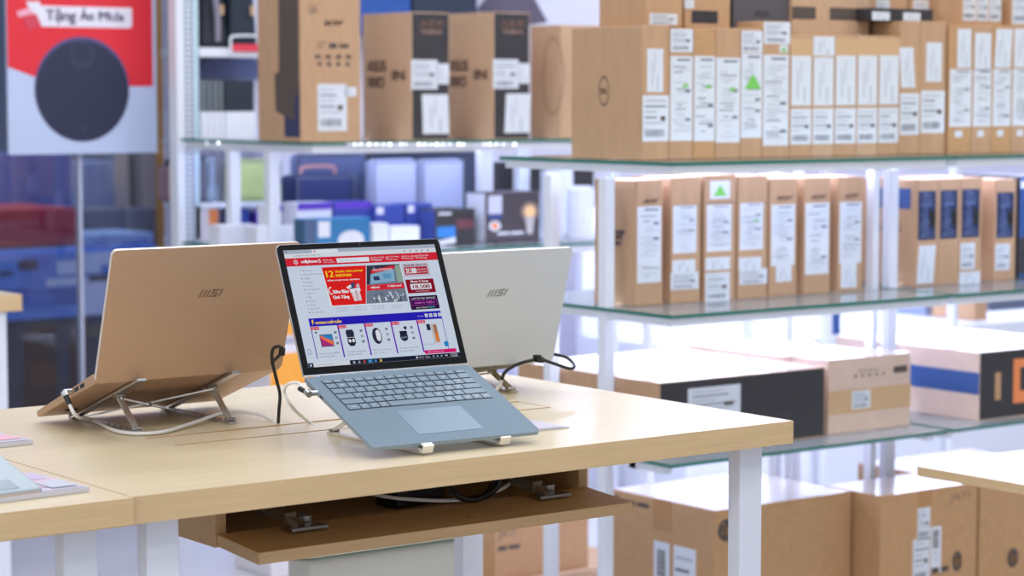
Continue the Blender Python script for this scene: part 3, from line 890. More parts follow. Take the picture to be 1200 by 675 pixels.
# ------------------------------------------------------------------ shelving units
def shelving(label, x0, x1, y0, y1, shelves, posts, topz, th=.008, leds=True, group='white framed glass shelving units', beamdrop=.018, fx=0.01, low=None, dim=False):
    t = thing('shelving_unit', ((x0 + x1) / 2, (y0 + y1) / 2, 0), label, 'shelving unit', group)
    for (px_, py, pw, pd, z1) in posts:
        mb = Mb(); mb.box((px_, py, 0), (px_ + pw, py + pd, z1), M_white, bev=.002); mb.build('post', t)
    for z in shelves:
        inner = .12 if z == low else 0
        mb = Mb()
        mb.box((x0, y0, z - th), (x1, y1, z), M_gedge, {'top': M_glass, 'bottom': M_glass}); mb.build('glass_shelf', t)
        zb = z - th - .0005
        mb = Mb()
        i = fx
        mb.box((x0 + i, y0 + .012 + inner, zb - beamdrop), (x1 - i, y0 + .034 + inner, zb), M_white); mb.build('beam', t)
        mb = Mb(); mb.box((x0 + i, y1 - .034, zb - beamdrop), (x1 - i, y1 - .012, zb), M_white); mb.build('beam', t)
        mb = Mb(); mb.box((x0 + i, y0 + .0345, zb - beamdrop), (x0 + i + .022, y1 - .0345, zb), M_white); mb.build('beam', t)
        mb = Mb(); mb.box((x1 - i - .022, y0 + .0345, zb - beamdrop), (x1 - i, y1 - .0345, zb), M_white); mb.build('beam', t)
        if leds:
            for yy in ((y0 + .10, y0 + .275, y1 - .10) if z != low else (y0 + .275, y1 - .10)):
                mb = Mb(); mb.box((x0 + .06, yy, zb - .012), (x1 - .06, yy + .014, zb - .001), M_led2 if z == low or dim or yy < y0 + .2 else M_led); mb.build('led_tube', t)
    return t


UX0, UX1, UY0, UY1 = 3.253, 4.131, 3.784, 4.415
shelving('white framed glass shelving unit with the left dark-edged corner, holding most laptop cartons', UX0, UX1, UY0, UY1, (1.156, .824, .497),
         [(3.257, 4.018, .027, .027, 1.117), (3.257, 4.220, .027, .027, 1.117), (4.108, 4.018, .020, .027, 1.117), (4.108, 4.36, .020, .027, 1.117)], 1.2, low=.497)
shelving('second glass shelving unit at the right edge, its shelves set beside the first', 4.152, 5.25, UY0, UY1, (1.156, .824, .497),
         [(4.165, 4.018, .030, .027, 1.117), (4.165, 4.36, .030, .027, 1.117), (5.2, 4.018, .030, .027, 1.117)], 1.2, low=.497)


# ------------------------------------------------------------------ cartons
def label_art(mb, F, u0, v0, u1, v1, seed, style, tilt=0):
    R = random.Random(seed)
    mb.sheet(F, u0, v0, u1, v1, M_label, tilt=tilt)
    W, H = u1 - u0, v1 - v0
    X = lambda a: u0 + W * a
    Y = lambda b: v0 + H * b
    e = .0010
    if style == 'plain':
        mb.rect(F, X(.62), Y(.62), X(.70), Y(.95), e, M_inkl)
        mb.rect(F, X(.28), Y(.30), X(.34), Y(.85), e, M_inkl)
        mb.rect(F, X(.45), Y(.1), X(.50), Y(.55), e, M_inkl)
        return
    if style in ('spec', 'specg', 'specbig'):
        mb.rect(F, X(.30), Y(.03), X(.88), Y(.055), e, M_inkb)
        y = .12
        while y < .93:
            if R.random() < .78:
                a = R.uniform(.06, .35); b = R.uniform(.5, .95)
                mb.rect(F, X(a), Y(y), X(b), Y(y + .012), e, M_inkb if R.random() < .35 else M_inkl)
            y += R.uniform(.028, .05)
        for k in range(2):
            y = R.uniform(.2, .85)
            mb.rect(F, X(.66), Y(y), X(.9), Y(y + .035), e * 1.1, M_inkb)
        if style == 'specbig':
            mb.poly(F, [(X(.15), Y(.42)), (X(.95), Y(.42)), (X(.55), Y(.24))], e * 1.3, M_green)
        if style == 'specg':
            c = R.uniform(.30, .38)
            mb.poly(F, [(X(.5), Y(c + .05)), (X(.85), Y(c + .05)), (X(.68), Y(c))], e * 1.2, M_green)
        return
    if style == 'addr':
        for k in range(5):
            y = .10 + k * .12
            mb.rect(F, X(.08), Y(y), X(R.uniform(.5, .92)), Y(y + .035), e, M_inkb if k % 2 else M_inkl)
        x = .1
        while x < .8:
            wd = R.uniform(.01, .03); mb.rect(F, X(x), Y(.74), X(x + wd), Y(.9), e, M_inkb); x += wd + R.uniform(.01, .03)
        mb.rect(F, X(.68), Y(.45), X(.86), Y(.55), e * 1.1, M_ink)
        return
    if style == 'bar':
        y = .08
        while y < .45:
            wd = R.uniform(.008, .02); mb.rect(F, X(.2), Y(y), X(.75), Y(y + wd), e, M_ink); y += wd + R.uniform(.006, .014)
        mb.rect(F, X(.35), Y(.55), X(.6), Y(.60), e, M_inkl); mb.rect(F, X(.3), Y(.68), X(.7), Y(.71), e, M_inkl)
    if style == 'tri':
        mb.poly(F, [(X(.15), Y(.85)), (X(.85), Y(.85)), (X(.5), Y(.2))], e, M_green); return


LS = [0]


def carton(x0, x1, yf, d, z0, z1, label, group=None, mside=None, mfront=None, mtop=None, labels=(), ltop=(), prints=(), lprints=(), tape=None, seam=None, wrap=False, name='cardboard_box', cat='box', pieces=(), leftm=None):
    """upright carton: front face at y=yf; labels (u0,v0,u1,v1,style[,tilt]); prints: functions(mb, face)"""
    mside = mside or M_kraft
    t = thing(name, ((x0 + x1) / 2, yf + d / 2, z0), label, cat, group)
    mb = Mb()
    mats = {'front': mfront or mside, 'top': mtop or mside, 'left': leftm or mside}
    g = .0008
    mb.box((x0 + g, yf, z0), (x1 - g, yf + d, z1), mside, mats, bev=.0025)
    H = z1 - z0; W = x1 - x0
    FF = Face((x0, yf, z1), (1, 0, 0), (0, 0, -1), W, H)
    FL_ = Face((x0 + g, yf + d, z1), (0, -1, 0), (0, 0, -1), d, H)
    FT = Face((x0, yf + d, z1), (1, 0, 0), (0, -1, 0), W, d)
    for v_ in (seam or ()):
        mb.rect(FF, .03, v_, .97, v_ + .006, .0004, M_ink)
    for fn in prints: fn(mb, FF)
    for fn in lprints: fn(mb, FL_)
    mb.build('carton_body', t)
    for L in labels:
        LS[0] += 1
        m2 = Mb(); label_art(m2, FF, *L[:4], LS[0], L[4], L[5] if len(L) > 5 else 0); m2.build('shipping_label', t)
    for L in ltop:
        LS[0] += 1
        m2 = Mb(); label_art(m2, FL_, *L[:4], LS[0], L[4]); m2.build('shipping_label', t)
    for (which, a, b, c, d_, mt) in pieces:
        m2 = Mb(); m2.sheet({'f': FF, 'l': FL_, 't': FT}[which], a, b, c, d_, mt, th=.0005); m2.build('packing_tape', t)
    return t


def txt(s, u0, v0, u1, v1, m_=None, slant=0, bold=0):
    return lambda mb, F: mb.text(F, u0, v0, u1, v1, s, .0005, m_ or M_ink, slant=slant, bold=bold)


RC = [0]


def rc(u0, v0, u1, v1, m_):
    RC[0] = (RC[0] + 1) % 8
    e = .0004 + RC[0] * .0001
    return lambda mb, F: mb.rect(F, u0, v0, u1, v1, e, m_)


def specpanel(u0, v0, u1, v1, seed):
    def f(mb, F):
        R = random.Random(seed)
        mb.rect(F, u0, v0, u1, v1, .0004, M_navyp)
        y = v0 + .02
        pale = mat('spec_pale_print', (120, 140, 190), .5)
        while y < v1 - .02:
            a = R.uniform(.05, .3); b = R.uniform(.5, .95)
            mb.rect(F, u0 + (u1 - u0) * a, y, u0 + (u1 - u0) * b, y + .006, .0008, pale)
            y += R.uniform(.012, .03)
        mb.rect(F, u0 + (u1 - u0) * .62, v0 + (v1 - v0) * .42, u0 + (u1 - u0) * .98, v0 + (v1 - v0) * .72, .0012, M_black)
    return f


def ring(u, v, ru, rv, t, m_=None):
    return lambda mb, F: mb.disc(F, u, v, ru, rv, .0004, m_ or M_ink, ru2=ru - t, rv2=rv - t * rv / ru)


def disc(u, v, ru, rv, m_, e=.0004):
    return lambda mb, F: mb.disc(F, u, v, ru, rv, e, m_)


ZT, ZM, ZL = 1.1565, .8245, .4975
YT = 3.948
gt = 'laptop cartons standing on the top shelf'
D_ = .255


def vt(y, top=31, bot=188):        # photo height -> fraction down the front
    return (y - top) / (bot - top)


def top_box(pa, pb_, ptop, label, labs, dd=D_, **k):
    xa, xb = P(pa, 187, Y=YT).x, P(pb_, 187, Y=YT).x
    z1 = P((pa + pb_) / 2, ptop, Y=YT).z
    L = [(u0, vt(y0, ptop), u1, vt(y1, ptop)) + tuple(r) for (u0, y0, u1, y1, *r) in labs]
    return carton(xa, xb, YT, dd, ZT, z1, label, gt, labels=L, **k)


top_box(752, 784, 30, 'leftmost top-shelf carton, its wide kraft side bearing a round logo', [(.18, 57, .76, 108, 'plain'), (.02, 112, .98, 166, 'addr')],
        lprints=[ring(.47, .485, .072, .115, .010), txt('DELL', .42, .465, .52, .505, slant=0, bold=.0012)])
top_box(784, 812, 33, 'top-shelf carton with a square sticker above a long label, right of the round-logo one', [(.04, 34, .96, 61, 'addr'), (.04, 66, .96, 166, 'specg')])
top_box(812, 838, 33, 'top-shelf carton with one long label, small green mark and bare kraft top, narrower of two', [(.03, 66, .97, 167, 'specg')], mside=M_kraft3)
top_box(838, 867, 33, 'top-shelf carton with one long label and green mark, left of the big green triangle', [(.02, 68, .98, 169, 'specg')])
top_box(867, 893, 33, 'top-shelf carton whose label shows the largest green triangle', [(.03, 36, .97, 62, 'addr'), (.03, 63, .97, 164, 'specbig')],
        prints=[], pieces=())
top_box(893, 925, 25, 'top-shelf carton with a sticker raised at its top and a small green square', [(0.02, 26, .98, 52, 'addr'), (.6, 53, .9, 62, 'tri'), (.02, 65, .94, 174, 'spec')])
nm = ['taped carton whose two white labels stack, just right of the raised sticker', 'taped top-shelf carton with a folded white tag hanging over its top edge',
      'taped two-label carton between the white tag and its tape-browned neighbour', 'taped two-label carton second left of the bare-topped tall pair', 'taped two-label carton touching the left of the tall slanted-label carton']
for i, (a, b) in enumerate(((925, 951), (951, 977), (977, 1003), (1003, 1028), (1028, 1053))):
    top_box(a, b, 42, nm[i], ([(.03, 43, .98, 66, 'plain')] if i == 1 else []) + [(.06, 66 if i != 1 else 68, .94, 126, 'plain'), (.04, 130, .96, 173, 'addr')],
            pieces=[('f', 0.0, .02, 1, .17, M_tapec)] if i != 1 else (), mside=M_kraft2 if i % 2 else M_kraft)
top_box(1053, 1077, 25, 'tall top-shelf carton with a slanted white strip label', [(.08, 57, .75, 106, 'plain', -.12), (.04, 113, .96, 164, 'addr')])
top_box(1077, 1107, 25, 'tall top-shelf carton with an upright strip label, last of the first unit', [(.22, 51, .82, 99, 'plain'), (.04, 110, .96, 162, 'addr')])
for i, (a, b, s_, tl) in enumerate(((1110, 1138, 'first carton on the second unit top shelf, beside the tall pair', 0), (1138, 1161, 'second carton of the far right top-shelf row, its strip label lower', 0),
                                    (1161, 1184, 'third carton of the far right top-shelf row, with a slanted strip label', .08), (1184, 1207, 'carton cut by the right edge on the top shelf', 0))):
    top_box(a, b, 30, s_, [(.35 if i == 0 else .1, 34 + (5 if i == 1 else 0), .92, 82 + (3 if i == 1 else 0), 'plain', tl), (.06, 84, .96, 155, 'spec'), (.3, 160, .6, 168, 'plain')], mside=M_kraft3 if i % 2 == 0 else M_kraft)

# cartons lying on top of the row
gu = 'cartons lying on top of the upright row'
ZR = P(785, 31, Y=YT).z + .0008
UXs = lambda p, Y=4.10: P(p, 20, Y=Y).x


def upper(pa, pb_, ytop, label, Y=4.03, d=.17, z0=None, **k):
    z0 = ZR if z0 is None else z0
    xa, xb = UXs(pa, Y), UXs(pb_, Y)
    z1 = P((pa + pb_) / 2, ytop, Y=Y).z
    return carton(xa, xb, Y, d, z0, z1, label, gu, **k)


upper(757, 800, -10, 'kraft carton with a small white and yellow label on the round-logo box', Y=4.02, labels=[(.1, .62, .85, .93, 'addr')])
upper(802, 856, -8, 'open-topped kraft carton with black strip, left of the black box', Y=4.03, prints=[rc(.15, .50, .72, .86, M_blackc)], labels=[(.0, .2, .2, .45, 'plain')])
upper(858, 926, -6, 'dark charcoal box lying above the green-triangle cartons', Y=4.04, mside=M_blackc, mfront=mat('charcoal_card', (86, 82, 88), .6), prints=[txt('ASUS', .38, .45, .62, .62, M_black)])
ZR2 = P(940, 42, Y=YT).z + .0008
upper(928, 1019, -10, 'kraft carton with two dark printed panels above the taped cartons', Y=4.03, z0=ZR2, d=.17, mside=M_kraft2,
      prints=[rc(.0, .35, .30, .62, M_ink), rc(.48, .35, .95, .62, M_ink)])
upper(1022, 1094, 10, 'flat black box with two white stickers on the tall cartons', Y=3.975, d=.13, z0=P(1060, 25, Y=YT).z + .0008, mside=M_blackc, labels=[(.0, .3, .28, .95, 'plain'), (.5, .3, .78, .95, 'plain')])
upper(1020, 1064, -12, 'kraft carton with white labels behind the flat black box', Y=4.125, d=.07, z0=P(1060, 25, Y=YT).z + .0008, labels=[(.15, .3, .5, .9, 'addr')])
upper(1066, 1106, -12, 'kraft carton with side-by-side labels behind the flat black box', Y=4.125, d=.07, z0=P(1060, 25, Y=YT).z + .0008, labels=[(.1, .3, .55, .9, 'addr'), (.6, .2, .98, .85, 'addr')])
zr3 = P(1150, 30, Y=YT).z + .0008
upper(1126, 1174, -12, 'kraft carton with three white labels on the far right row', Y=4.02, z0=zr3, labels=[(.05, .1, .35, .85, 'addr'), (.38, .1, .66, .85, 'addr'), (.69, .1, .97, .85, 'addr')])
upper(1184, 1230, -12, 'kraft carton topmost at the upper right corner', Y=4.02, z0=zr3, labels=[(.05, .1, .5, .9, 'addr')])

# middle shelf
gm = 'laptop cartons standing on the middle shelf'
YM = 4.001


def mid_box(pa, pb_, ptop, label, labs, Y=YM, d=.15, acer=True, pbot=357, grp=gm, **k):
    xa, xb = P(pa, 300, Y=Y).x, P(pb_, 300, Y=Y).x
    z1 = P((pa + pb_) / 2, ptop, Y=Y).z
    bot = (lambda p: pr_y(xa, Y, ZM))(0)
    L = [(u0, (y0 - ptop) / (bot - ptop), u1, (y1 - ptop) / (bot - ptop)) + tuple(r) for (u0, y0, u1, y1, *r) in labs]
    pr_ = k.pop('prints', [])
    if acer: pr_ = pr_ + [txt('acer', .24, .15, .76, .185, M_inkf, slant=.06, bold=.01)]
    return carton(xa, xb, Y, d, ZM, z1, label, grp, labels=L, prints=pr_, **k)


def pr_y(x, y, z):
    v_ = V((x, y, z)) - CAM
    return CY - FPX * v_.dot(up) / v_.dot(fw)


sm = (.16, .60, .84)
mid_box(745, 777, 211, 'leftmost middle-shelf carton, showing a pale side with large slanted lettering', [(.05, 242, .92, 332, 'spec')],
        lprints=[txt('acer', .30, .40, .68, .53, mat('violet_ink', (110, 100, 128), .6), slant=.05, bold=.006)])
mid_box(786, 821, 208, 'middle-shelf carton with handwritten lower label, second from the left post', [(.07, 241, .85, 297, 'spec'), (.05, 305, .82, 320, 'plain'), (0, 320, .93, 340, 'addr')], acer=False, seam=(.22,))
mid_box(825, 862, 205, 'middle-shelf carton with a white and green triangle sticker at its top', [(.18, 212, .80, 233, 'tri'), (.08, 240, .85, 295, 'spec'), (.05, 302, .82, 317, 'plain'), (.05, 320, .82, 354, 'addr')], acer=False, seam=(.22,))
mid_box(864, 899, 206, 'middle-shelf carton with a little green mark low on its label', [(.08, 238, .85, 293, 'specg'), (.05, 302, .80, 316, 'plain'), (.08, 316, 1.0, 334, 'addr')], acer=False, seam=(.22,))
mid_box(901, 934, 209, 'middle-shelf carton with a long label narrowing to a tail, fifth from the left', [(.08, 240, .90, 312, 'spec'), (.25, 312, .80, 331, 'plain')])
mid_box(942, 973, 208, 'middle-shelf carton with one long plain-bottomed label, sixth from the left', [(.05, 238, .93, 322, 'spec')])
mid_box(982, 1011, 207, 'rightmost spine of the left middle shelf, label stepping down to a tail', [(.05, 237, .93, 309, 'spec'), (.12, 309, .75, 338, 'plain')])
x_ = P(1018, 300, Y=4.22).x
carton(4.075 - .03, 4.10, 4.21, .16, ZM, ZM + .275, 'pale carton set back behind the rightmost left-shelf spine', gm, mside=M_kpink)
mid_box(1073, 1099, 210, 'first carton of the right middle shelf, blue square on its side', [(.05, 288, .80, 333, 'plain', .10)], acer=False, d=.20, prints=[specpanel(.08, .11, .88, .57, 41)],
        lprints=[rc(.25, .09, .90, .28, M_bluep), txt('ASUS', .12, .42, .75, .50)])
mid_box(1099, 1124, 209, 'middle carton with only a dark printed panel, on the right shelf', [], acer=False, d=.20, prints=[specpanel(.08, .11, .88, .57, 41)])
mid_box(1124, 1150, 208, 'right middle-shelf carton with two white stickers under its dark panel', [(.05, 285, .70, 316, 'addr'), (0.02, 319, .95, 334, 'plain')], acer=False, d=.20, prints=[specpanel(.08, .11, .88, .57, 41)])
mid_box(1165, 1190, 210, 'lone carton standing apart on the right middle shelf', [(.05, 286, .72, 317, 'addr')], acer=False, d=.20, prints=[specpanel(.08, .13, .88, .58, 41)])
mid_box(1193, 1222, 206, 'blue-printed carton cut off by the right edge on the middle shelf', [(.02, 280, .9, 295, 'plain')], acer=False, d=.20, mside=M_blackc, mfront=M_bluep, prints=[rc(.05, .05, .95, .12, M_whitec), rc(.0, .6, 1, .95, M_blackc)])

# lower shelf
gl = 'large cartons on the lowest glass shelf'
carton(3.304, 3.817, 3.885, .525, ZL, .663, 'black-fronted carton with a kraft side and white label, on the low shelf', gl, mfront=M_blackc, mtop=M_wrap, leftm=M_kraft,
       labels=[(.165, .12, .475, .62, 'addr')])
carton(3.835, 4.115, 3.893, .12, ZL, .677, 'whitish carton with brown tape band beside the black-fronted one', gl, mside=M_kpink, mtop=M_wrap,
       labels=[(.28, .45, .50, .69, 'addr')], pieces=[('f', 0, .42, 1, .74, M_tapec)],
       prints=[rc(.78, .17, .95, .26, M_ink)] + [disc(.32 + .085 * i, .25, .014, .022, M_ink) for i in range(5)] + [txt('cccc', .36, .17, .60, .20)], )
carton(3.83, 4.10, 4.05, .34, ZL, .672, 'wrapped carton behind the brown-taped one', gl, mside=M_kpink, mtop=M_wrap)
carton(4.30, 4.72, 3.84, .50, ZL, .669, 'long carton with a broad blue tape and black front at right', gl, mside=M_kpink, mfront=M_blackc, mtop=M_wrap,
       pieces=[('l', 0, .30, 1, .62, M_bluep)], prints=[rc(.14, .32, .19, .72, mat('gold_print', (190, 150, 110), .5)), rc(.30, .15, .62, .80, M_orange), rc(.36, .28, .56, .62, M_blackc)])

# floor cartons
gf = 'big kraft cartons on the floor'
M_hptop = M_wrap
def hp(u, v_, ru, rv):
    return [disc(u, v_, ru, rv, M_ink), lambda mb, F: mb.text(F, u - ru * .62, v_ - rv * .68, u + ru * .62, v_ + rv * .72, 'hp', .0009, M_kraft3, slant=ru * .15, bold=ru * .06)]
carton(3.489, 3.930, 3.905, .375, .015, .352, 'carton on the floor with a round logo and two labels on its side', gf, mside=M_kraft3, mtop=M_hptop,
       prints=hp(.085, .145, .062, .078), ltop=[(.43, .30, .58, 1.0, 'bar'), (.62, .30, .83, 1.0, 'addr')], lprints=[disc(.06, .07, .035, .035, M_ink), rc(.12, .055, .24, .085, M_ink), rc(.26, .055, .38, .085, M_ink)],
       pieces=[('l', .42, 0, .60, .22, M_tape)])
carton(3.936, 4.275, 3.815, .19, .015, .352, 'floor carton with three overlapping white labels under the right table', gf, mside=M_kraft3, mtop=M_hptop,
       prints=hp(.79, .56, .052, .075) + [txt('JATI', .70, .06, .90, .13, M_inkf, slant=.01), rc(.52, .58, .60, .62, M_ink), rc(.62, .58, .70, .62, M_ink)], labels=[(.375, .13, .50, .36, 'addr'), (.33, .35, .50, .68, 'addr'), (.51, .28, .62, .62, 'bar')],
       pieces=[('f', .38, 0, .52, .12, M_tape)])
carton(4.282, 4.70, 3.815, .42, .015, .345, 'floor carton cut off at the right edge', gf, mside=M_kraft3, mtop=M_hptop, labels=[(.46, .05, .7, .55, 'bar')], prints=hp(.3, .6, .05, .075))
a = P(580, 672, z=.05)
carton(a.x, a.x + .315, a.y, .40, .03, .42, 'kraft carton standing between the back table leg and the white posts', gf, mside=M_kraft3, mtop=M_hptop,
       prints=[txt('JATI', .03, .66, .20, .73, slant=.01), rc(.03, .77, .12, .80, M_ink), rc(.14, .77, .26, .80, M_ink)])
mb = Mb(); mb.box((a.x - .1, a.y - .03, 0), (a.x + .5, a.y + .45, .0295), M_kraft2, bev=.004)
tag(mb.build('wooden_board', loc=(a.x + .2, a.y + .2, 0)), 'pale board on the floor under the carton behind the table', 'board')

# white plinth the floor cartons stand on is just the floor wrap
mb = Mb(); mb.box((3.36, 3.80, 0), (4.85, 4.40, .0145), M_white, bev=.003)
tag(mb.build('floor_platform', loc=(4.1, 4.1, 0)), 'low white platform under the floor cartons', 'platform')

# low display bench seen under the flap
mb = Mb()
bx = P(352, 655, z=.35)
t = thing('display_bench', (bx.x + .4, bx.y + .2, 0), 'low greige bench with dark glass top edge, seen under the cable box', 'bench')
bw = P(566, 632, Y=bx.y).x - bx.x
mb = Mb(); mb.box((bx.x + .03, bx.y + .012, 0), (bx.x + bw - .02, bx.y + .10, .342), mat('greige_panel', (186, 184, 172), .5), bev=.004); mb.build('cabinet_body', t)
mb = Mb()
o = []
for (cx_, cy_, a0) in ((bx.x + .04, bx.y + .04, math.pi), (bx.x + bw - .04, bx.y + .04, 1.5 * math.pi), (bx.x + bw - .04, bx.y + .09, 0), (bx.x + .04, bx.y + .09, .5 * math.pi)):
    for k_ in range(7):
        an = a0 + k_ / 6 * math.pi / 2
        o.append((cx_ + .04 * math.cos(an), cy_ + .04 * math.sin(an), .350))
mb.prism(o, (0, 0, -.0075), mat('bench_top_cream', (222, 208, 180), .4), mat('dark_green_edge', (90, 104, 84), .3))
mb.build('bench_top', t)

# ------------------------------------------------------------------ left unit: taller cartons, bags, small goods
LZ = 1.172
lc = P(365, 167, z=LZ)
LY, lx0 = lc.y, lc.x
LB = P(212, 163, X=lx0).y
shelving('rear left glass shelving unit with a row of light dots under its top shelf', lx0, 4.64, LY, LB, (LZ, .862), [
    (lx0 + .006, P(270, 200, X=lx0 + .006).y, .034, .030, LZ - .026), (lx0 + .006, P(316, 200, X=lx0 + .006).y, .034, .030, LZ - .026),
    (P(564, 200, Y=LY + .25).x, LY + .25, .045, .03, LZ - .026), (P(608, 200, Y=LY + .5).x, LY + .5, .045, .03, LZ - .026), (4.60, LY + .25, .03, .03, LZ - .026)], 1.2, beamdrop=.022, dim=True)
# rack behind the rear unit, with its perforated upright
RY = LB + .02
xa = P(207, 100, Y=RY).x
MZ = .8625
zs = P(260, 56, Y=RY).z
zr1, zr2 = P(250, 164, Y=RY).z, P(250, 238, Y=RY).z
t = thing('wall_rack', (xa + .3, RY + .1, 0), 'white rack with a perforated upright, left of and behind the rear glass shelves', 'rack')
mb = Mb(); mb.box((xa, RY, 0), (xa + .060, RY + .05, 2.2), M_white, bev=.002)
F = Face((xa, RY, 2.2), (1, 0, 0), (0, 0, -1), .060, 2.2)
md = mat('slot_shade', (84, 112, 142), .6)
for i in range(118):
    v_ = .22 + i * .0074
    mb.rect(F, .46, v_, .62, v_ + .0046, .0008, md); mb.rect(F, .74, v_, .94, v_ + .0046, .0005, md)
mb.build('perforated_upright', t)
mb = Mb(); mb.box((xa + .061, RY + .012, 0), (xa + .082, RY + .05, 2.2), mat('pale_aqua_metal', (190, 214, 224), .4)); mb.build('side_channel', t)
for z_ in (MZ, zr2, zr1, zs):
    mb = Mb(); mb.box((xa + .083, RY + .004, z_ - (.028 if z_ == zs else .016)), (P(346, 150, Y=RY).x, RY + .25, z_), M_whitec, bev=.003); mb.build('shelf_board', t)
mb = Mb(); mb.box((P(272, 50, Y=RY).x, RY - .004, zs - .010), (P(303, 50, Y=RY).x, RY + .0035, zs + .012), mat('red_tag', (220, 60, 80), .5)); mb.build('red_price_strip', t)
x_a, x_b = P(269, 50, Y=RY).x, P(304, 50, Y=RY).x
mb = Mb(); mb.tube([(x_a, RY - .008, zs - .02), (x_a, RY - .008, zs + .028), (x_a + .02, RY - .008, zs + .036), (x_b - .01, RY - .008, zs + .036), (x_b + .02, RY - .008, zs + .02)], .004, M_white); mb.build('wire_guard', t)

# led beads under the left top shelf
t = thing('light_string', (3.9, LY - .002, LZ - .02), 'string of small white lights along the rear top shelf edge', 'light string')
for i, px_ in enumerate([242, 256, 416, 423, 433, 441, 449, 457, 470, 476, 491, 498, 505, 512, 519, 527, 538, 543, 568, 574, 582, 590, 603]):
    p_ = P(px_, 169, Y=LY - .004) if px_ > 300 else P(px_, 167.5, X=lx0 - .004)
    mb = Mb(); mb.ball(p_, (.0018, .0028, .0022)[i % 3], M_bead, n=8); mb.build('light_bead', t)
mb = Mb(); a_, b_ = P(406, 169, Y=LY - .0005), P(608, 169, Y=LY - .0005); mb.bar((a_.x, LY - .001, a_.z), (b_.x, LY - .001, b_.z), .0015, .006, M_white, upv=(0, 0, 1)); mb.build('strip_backing', t)

gb = 'tall cartons on the rear top shelf'
YA = LY + .05
X = lambda p, Y=YA: P(p, 100, Y=Y).x
Z = lambda p, y, Y=YA: P(p, y, Y=Y).z


def tools(mb, F):
    mb.rect(F, .50, -.0, .82, .62, .0004, M_ink); mb.poly(F, [(.40, .55), (.86, .50), (.86, .86), (.42, .80)][::-1], .0005, M_ink)
    mb.rect(F, .62, .62, .98, .97, .0004, mat('navy_print', (54, 58, 92), .6)); mb.rect(F, .80, 0, .97, .70, .0006, M_ink)


carton(X(352), X(423), YA, P(302, 100, X=X(352)).y - YA, LZ + .0005, Z(390, -12), 'tallest kraft monitor carton with size figures, by the perforated upright', gb, mside=M_kraft, labels=[(.28, .62, .76, .93, 'addr'), (.74, .64, .92, .70, 'plain')],
       prints=[txt('acer', .38, .20, .70, .235, slant=.02, bold=.004), txt('27"', .28, .34, .42, .385), rc(.47, .35, .60, .385, M_ink), rc(.64, .355, .80, .38, M_ink),
               rc(0.24, .428, 0.33, .452, M_ink), rc(0.280, .475, 0.345, .50, M_ink), rc(0.41, .428, 0.50, .452, M_ink), rc(0.435, .475, 0.500, .50, M_ink), rc(0.58, .428, 0.67, .452, M_ink), rc(0.590, .475, 0.655, .50, M_ink), rc(0.75, .428, 0.84, .452, M_ink), rc(0.745, .475, 0.810, .50, M_ink),  txt('UA', .14, .10, .28, .16)], lprints=[tools])
for i, (a0, a1, s_) in enumerate(((482, 527, 'black-spined carton with stacked white labels, left of its twin'), (578, 621, 'black-spined carton with white labels beside the carton with a round print'))):
    carton(X(a0), X(a1), YA, P(a0 - 57, 100, X=X(a0)).y - YA, LZ + .0005, Z(a0, 14), s_, gb, mside=M_kraft2, mfront=M_blackc,
           labels=[(.0, .37, .68, .60, 'addr'), (.66, .40, .98, .56, 'plain'), (.30, .64, .98, .95, 'plain', -.03 if i == 0 else .05)],
           prints=[txt('ASUS', .18, .06, .80, .115, mat('copper_print', (190, 150, 130), .5), slant=.04, bold=.01), txt('VivoBook', .25, .13, .80, .165, MATS['copper_print']), txt('ASUS', .25, .90, .95, .945, mat('bronze_print', (150, 100, 70), .5))],
           lprints=[txt('ASUS', .08, .37, .46, .46, M_inkf, bold=.02), txt('VIVO', .08, .50, .42, .59, M_inkf, bold=.02), txt('IN', .60, .45, .84, .53, M_inkf, bold=.02)])
carton(X(657), X(720), YA, P(621, 100, X=X(657)).y - YA, LZ + .0005, Z(657, 29), 'kraft carton with a faint round drum print on its side', gb, mside=M_kraft2, lprints=[ring(.75, .45, .35, .36, .05, mat('taupe_print', (176, 144, 112), .7))])

# above and behind the left unit's top shelf
gs = 'black sleeves in white hanging packs'
for i, (a0, a1, s_) in enumerate(((235, 243, 'leftmost thin black pack of the row by the perforated upright'), (243.5, 250, 'second thin black pack of the row by the perforated upright'), (250.5, 257, 'third thin black pack of the row'), (257.5, 263, 'fourth thin black pack, touching the wide one'), (264, 299, 'wide black sleeve pack showing its front beside the tall carton'))):
    t = thing('sleeve_pack', (X(a0, RY + .02), RY + .1, zr1), s_, 'sleeve', gs)
    mb = Mb(); mb.box((X(a0, RY + .02), RY + .02, zr1 + .0005), (X(a1, RY + .02), RY + .24, Z(a0, 131, RY + .02)), M_whitec, bev=.003); mb.build('white_pack', t)
    mb = Mb(); mb.box((X(a0, RY + .02) + .001, RY + .025, Z(a0, 131, RY + .02) + .001), (X(a1, RY + .02) - .001, RY + .23, Z(a0, 94, RY + .02)), mat('black_sleeve', (34, 42, 56), .6) if i == 4 else mat('grey_edged_sleeve', (104, 112, 118), .6), {'left': MATS.get('black_sleeve') or mat('black_sleeve', (34, 42, 56), .6)}, bev=.003); mb.build('black_sleeve', t)
mb = Mb()
o = []
zc = Z(260, 93.5, RY + .12) + .001
for k_ in range(13):
    an = math.pi * (1 - k_ / 12); o.append((X(272, RY + .12) + .12 * math.cos(an), RY + .12, zc + .075 * math.sin(an) ** .6 if 0 < k_ < 12 else zc))
mb.prism(o, (0, .023, 0), mat('slate_blue_fabric', (112, 124, 170), .7))
tag(mb.build('laptop_sleeve', loc=(X(270, RY + .12), RY + .12, zc)), 'slate blue rounded sleeve lying over the black packs', 'sleeve')


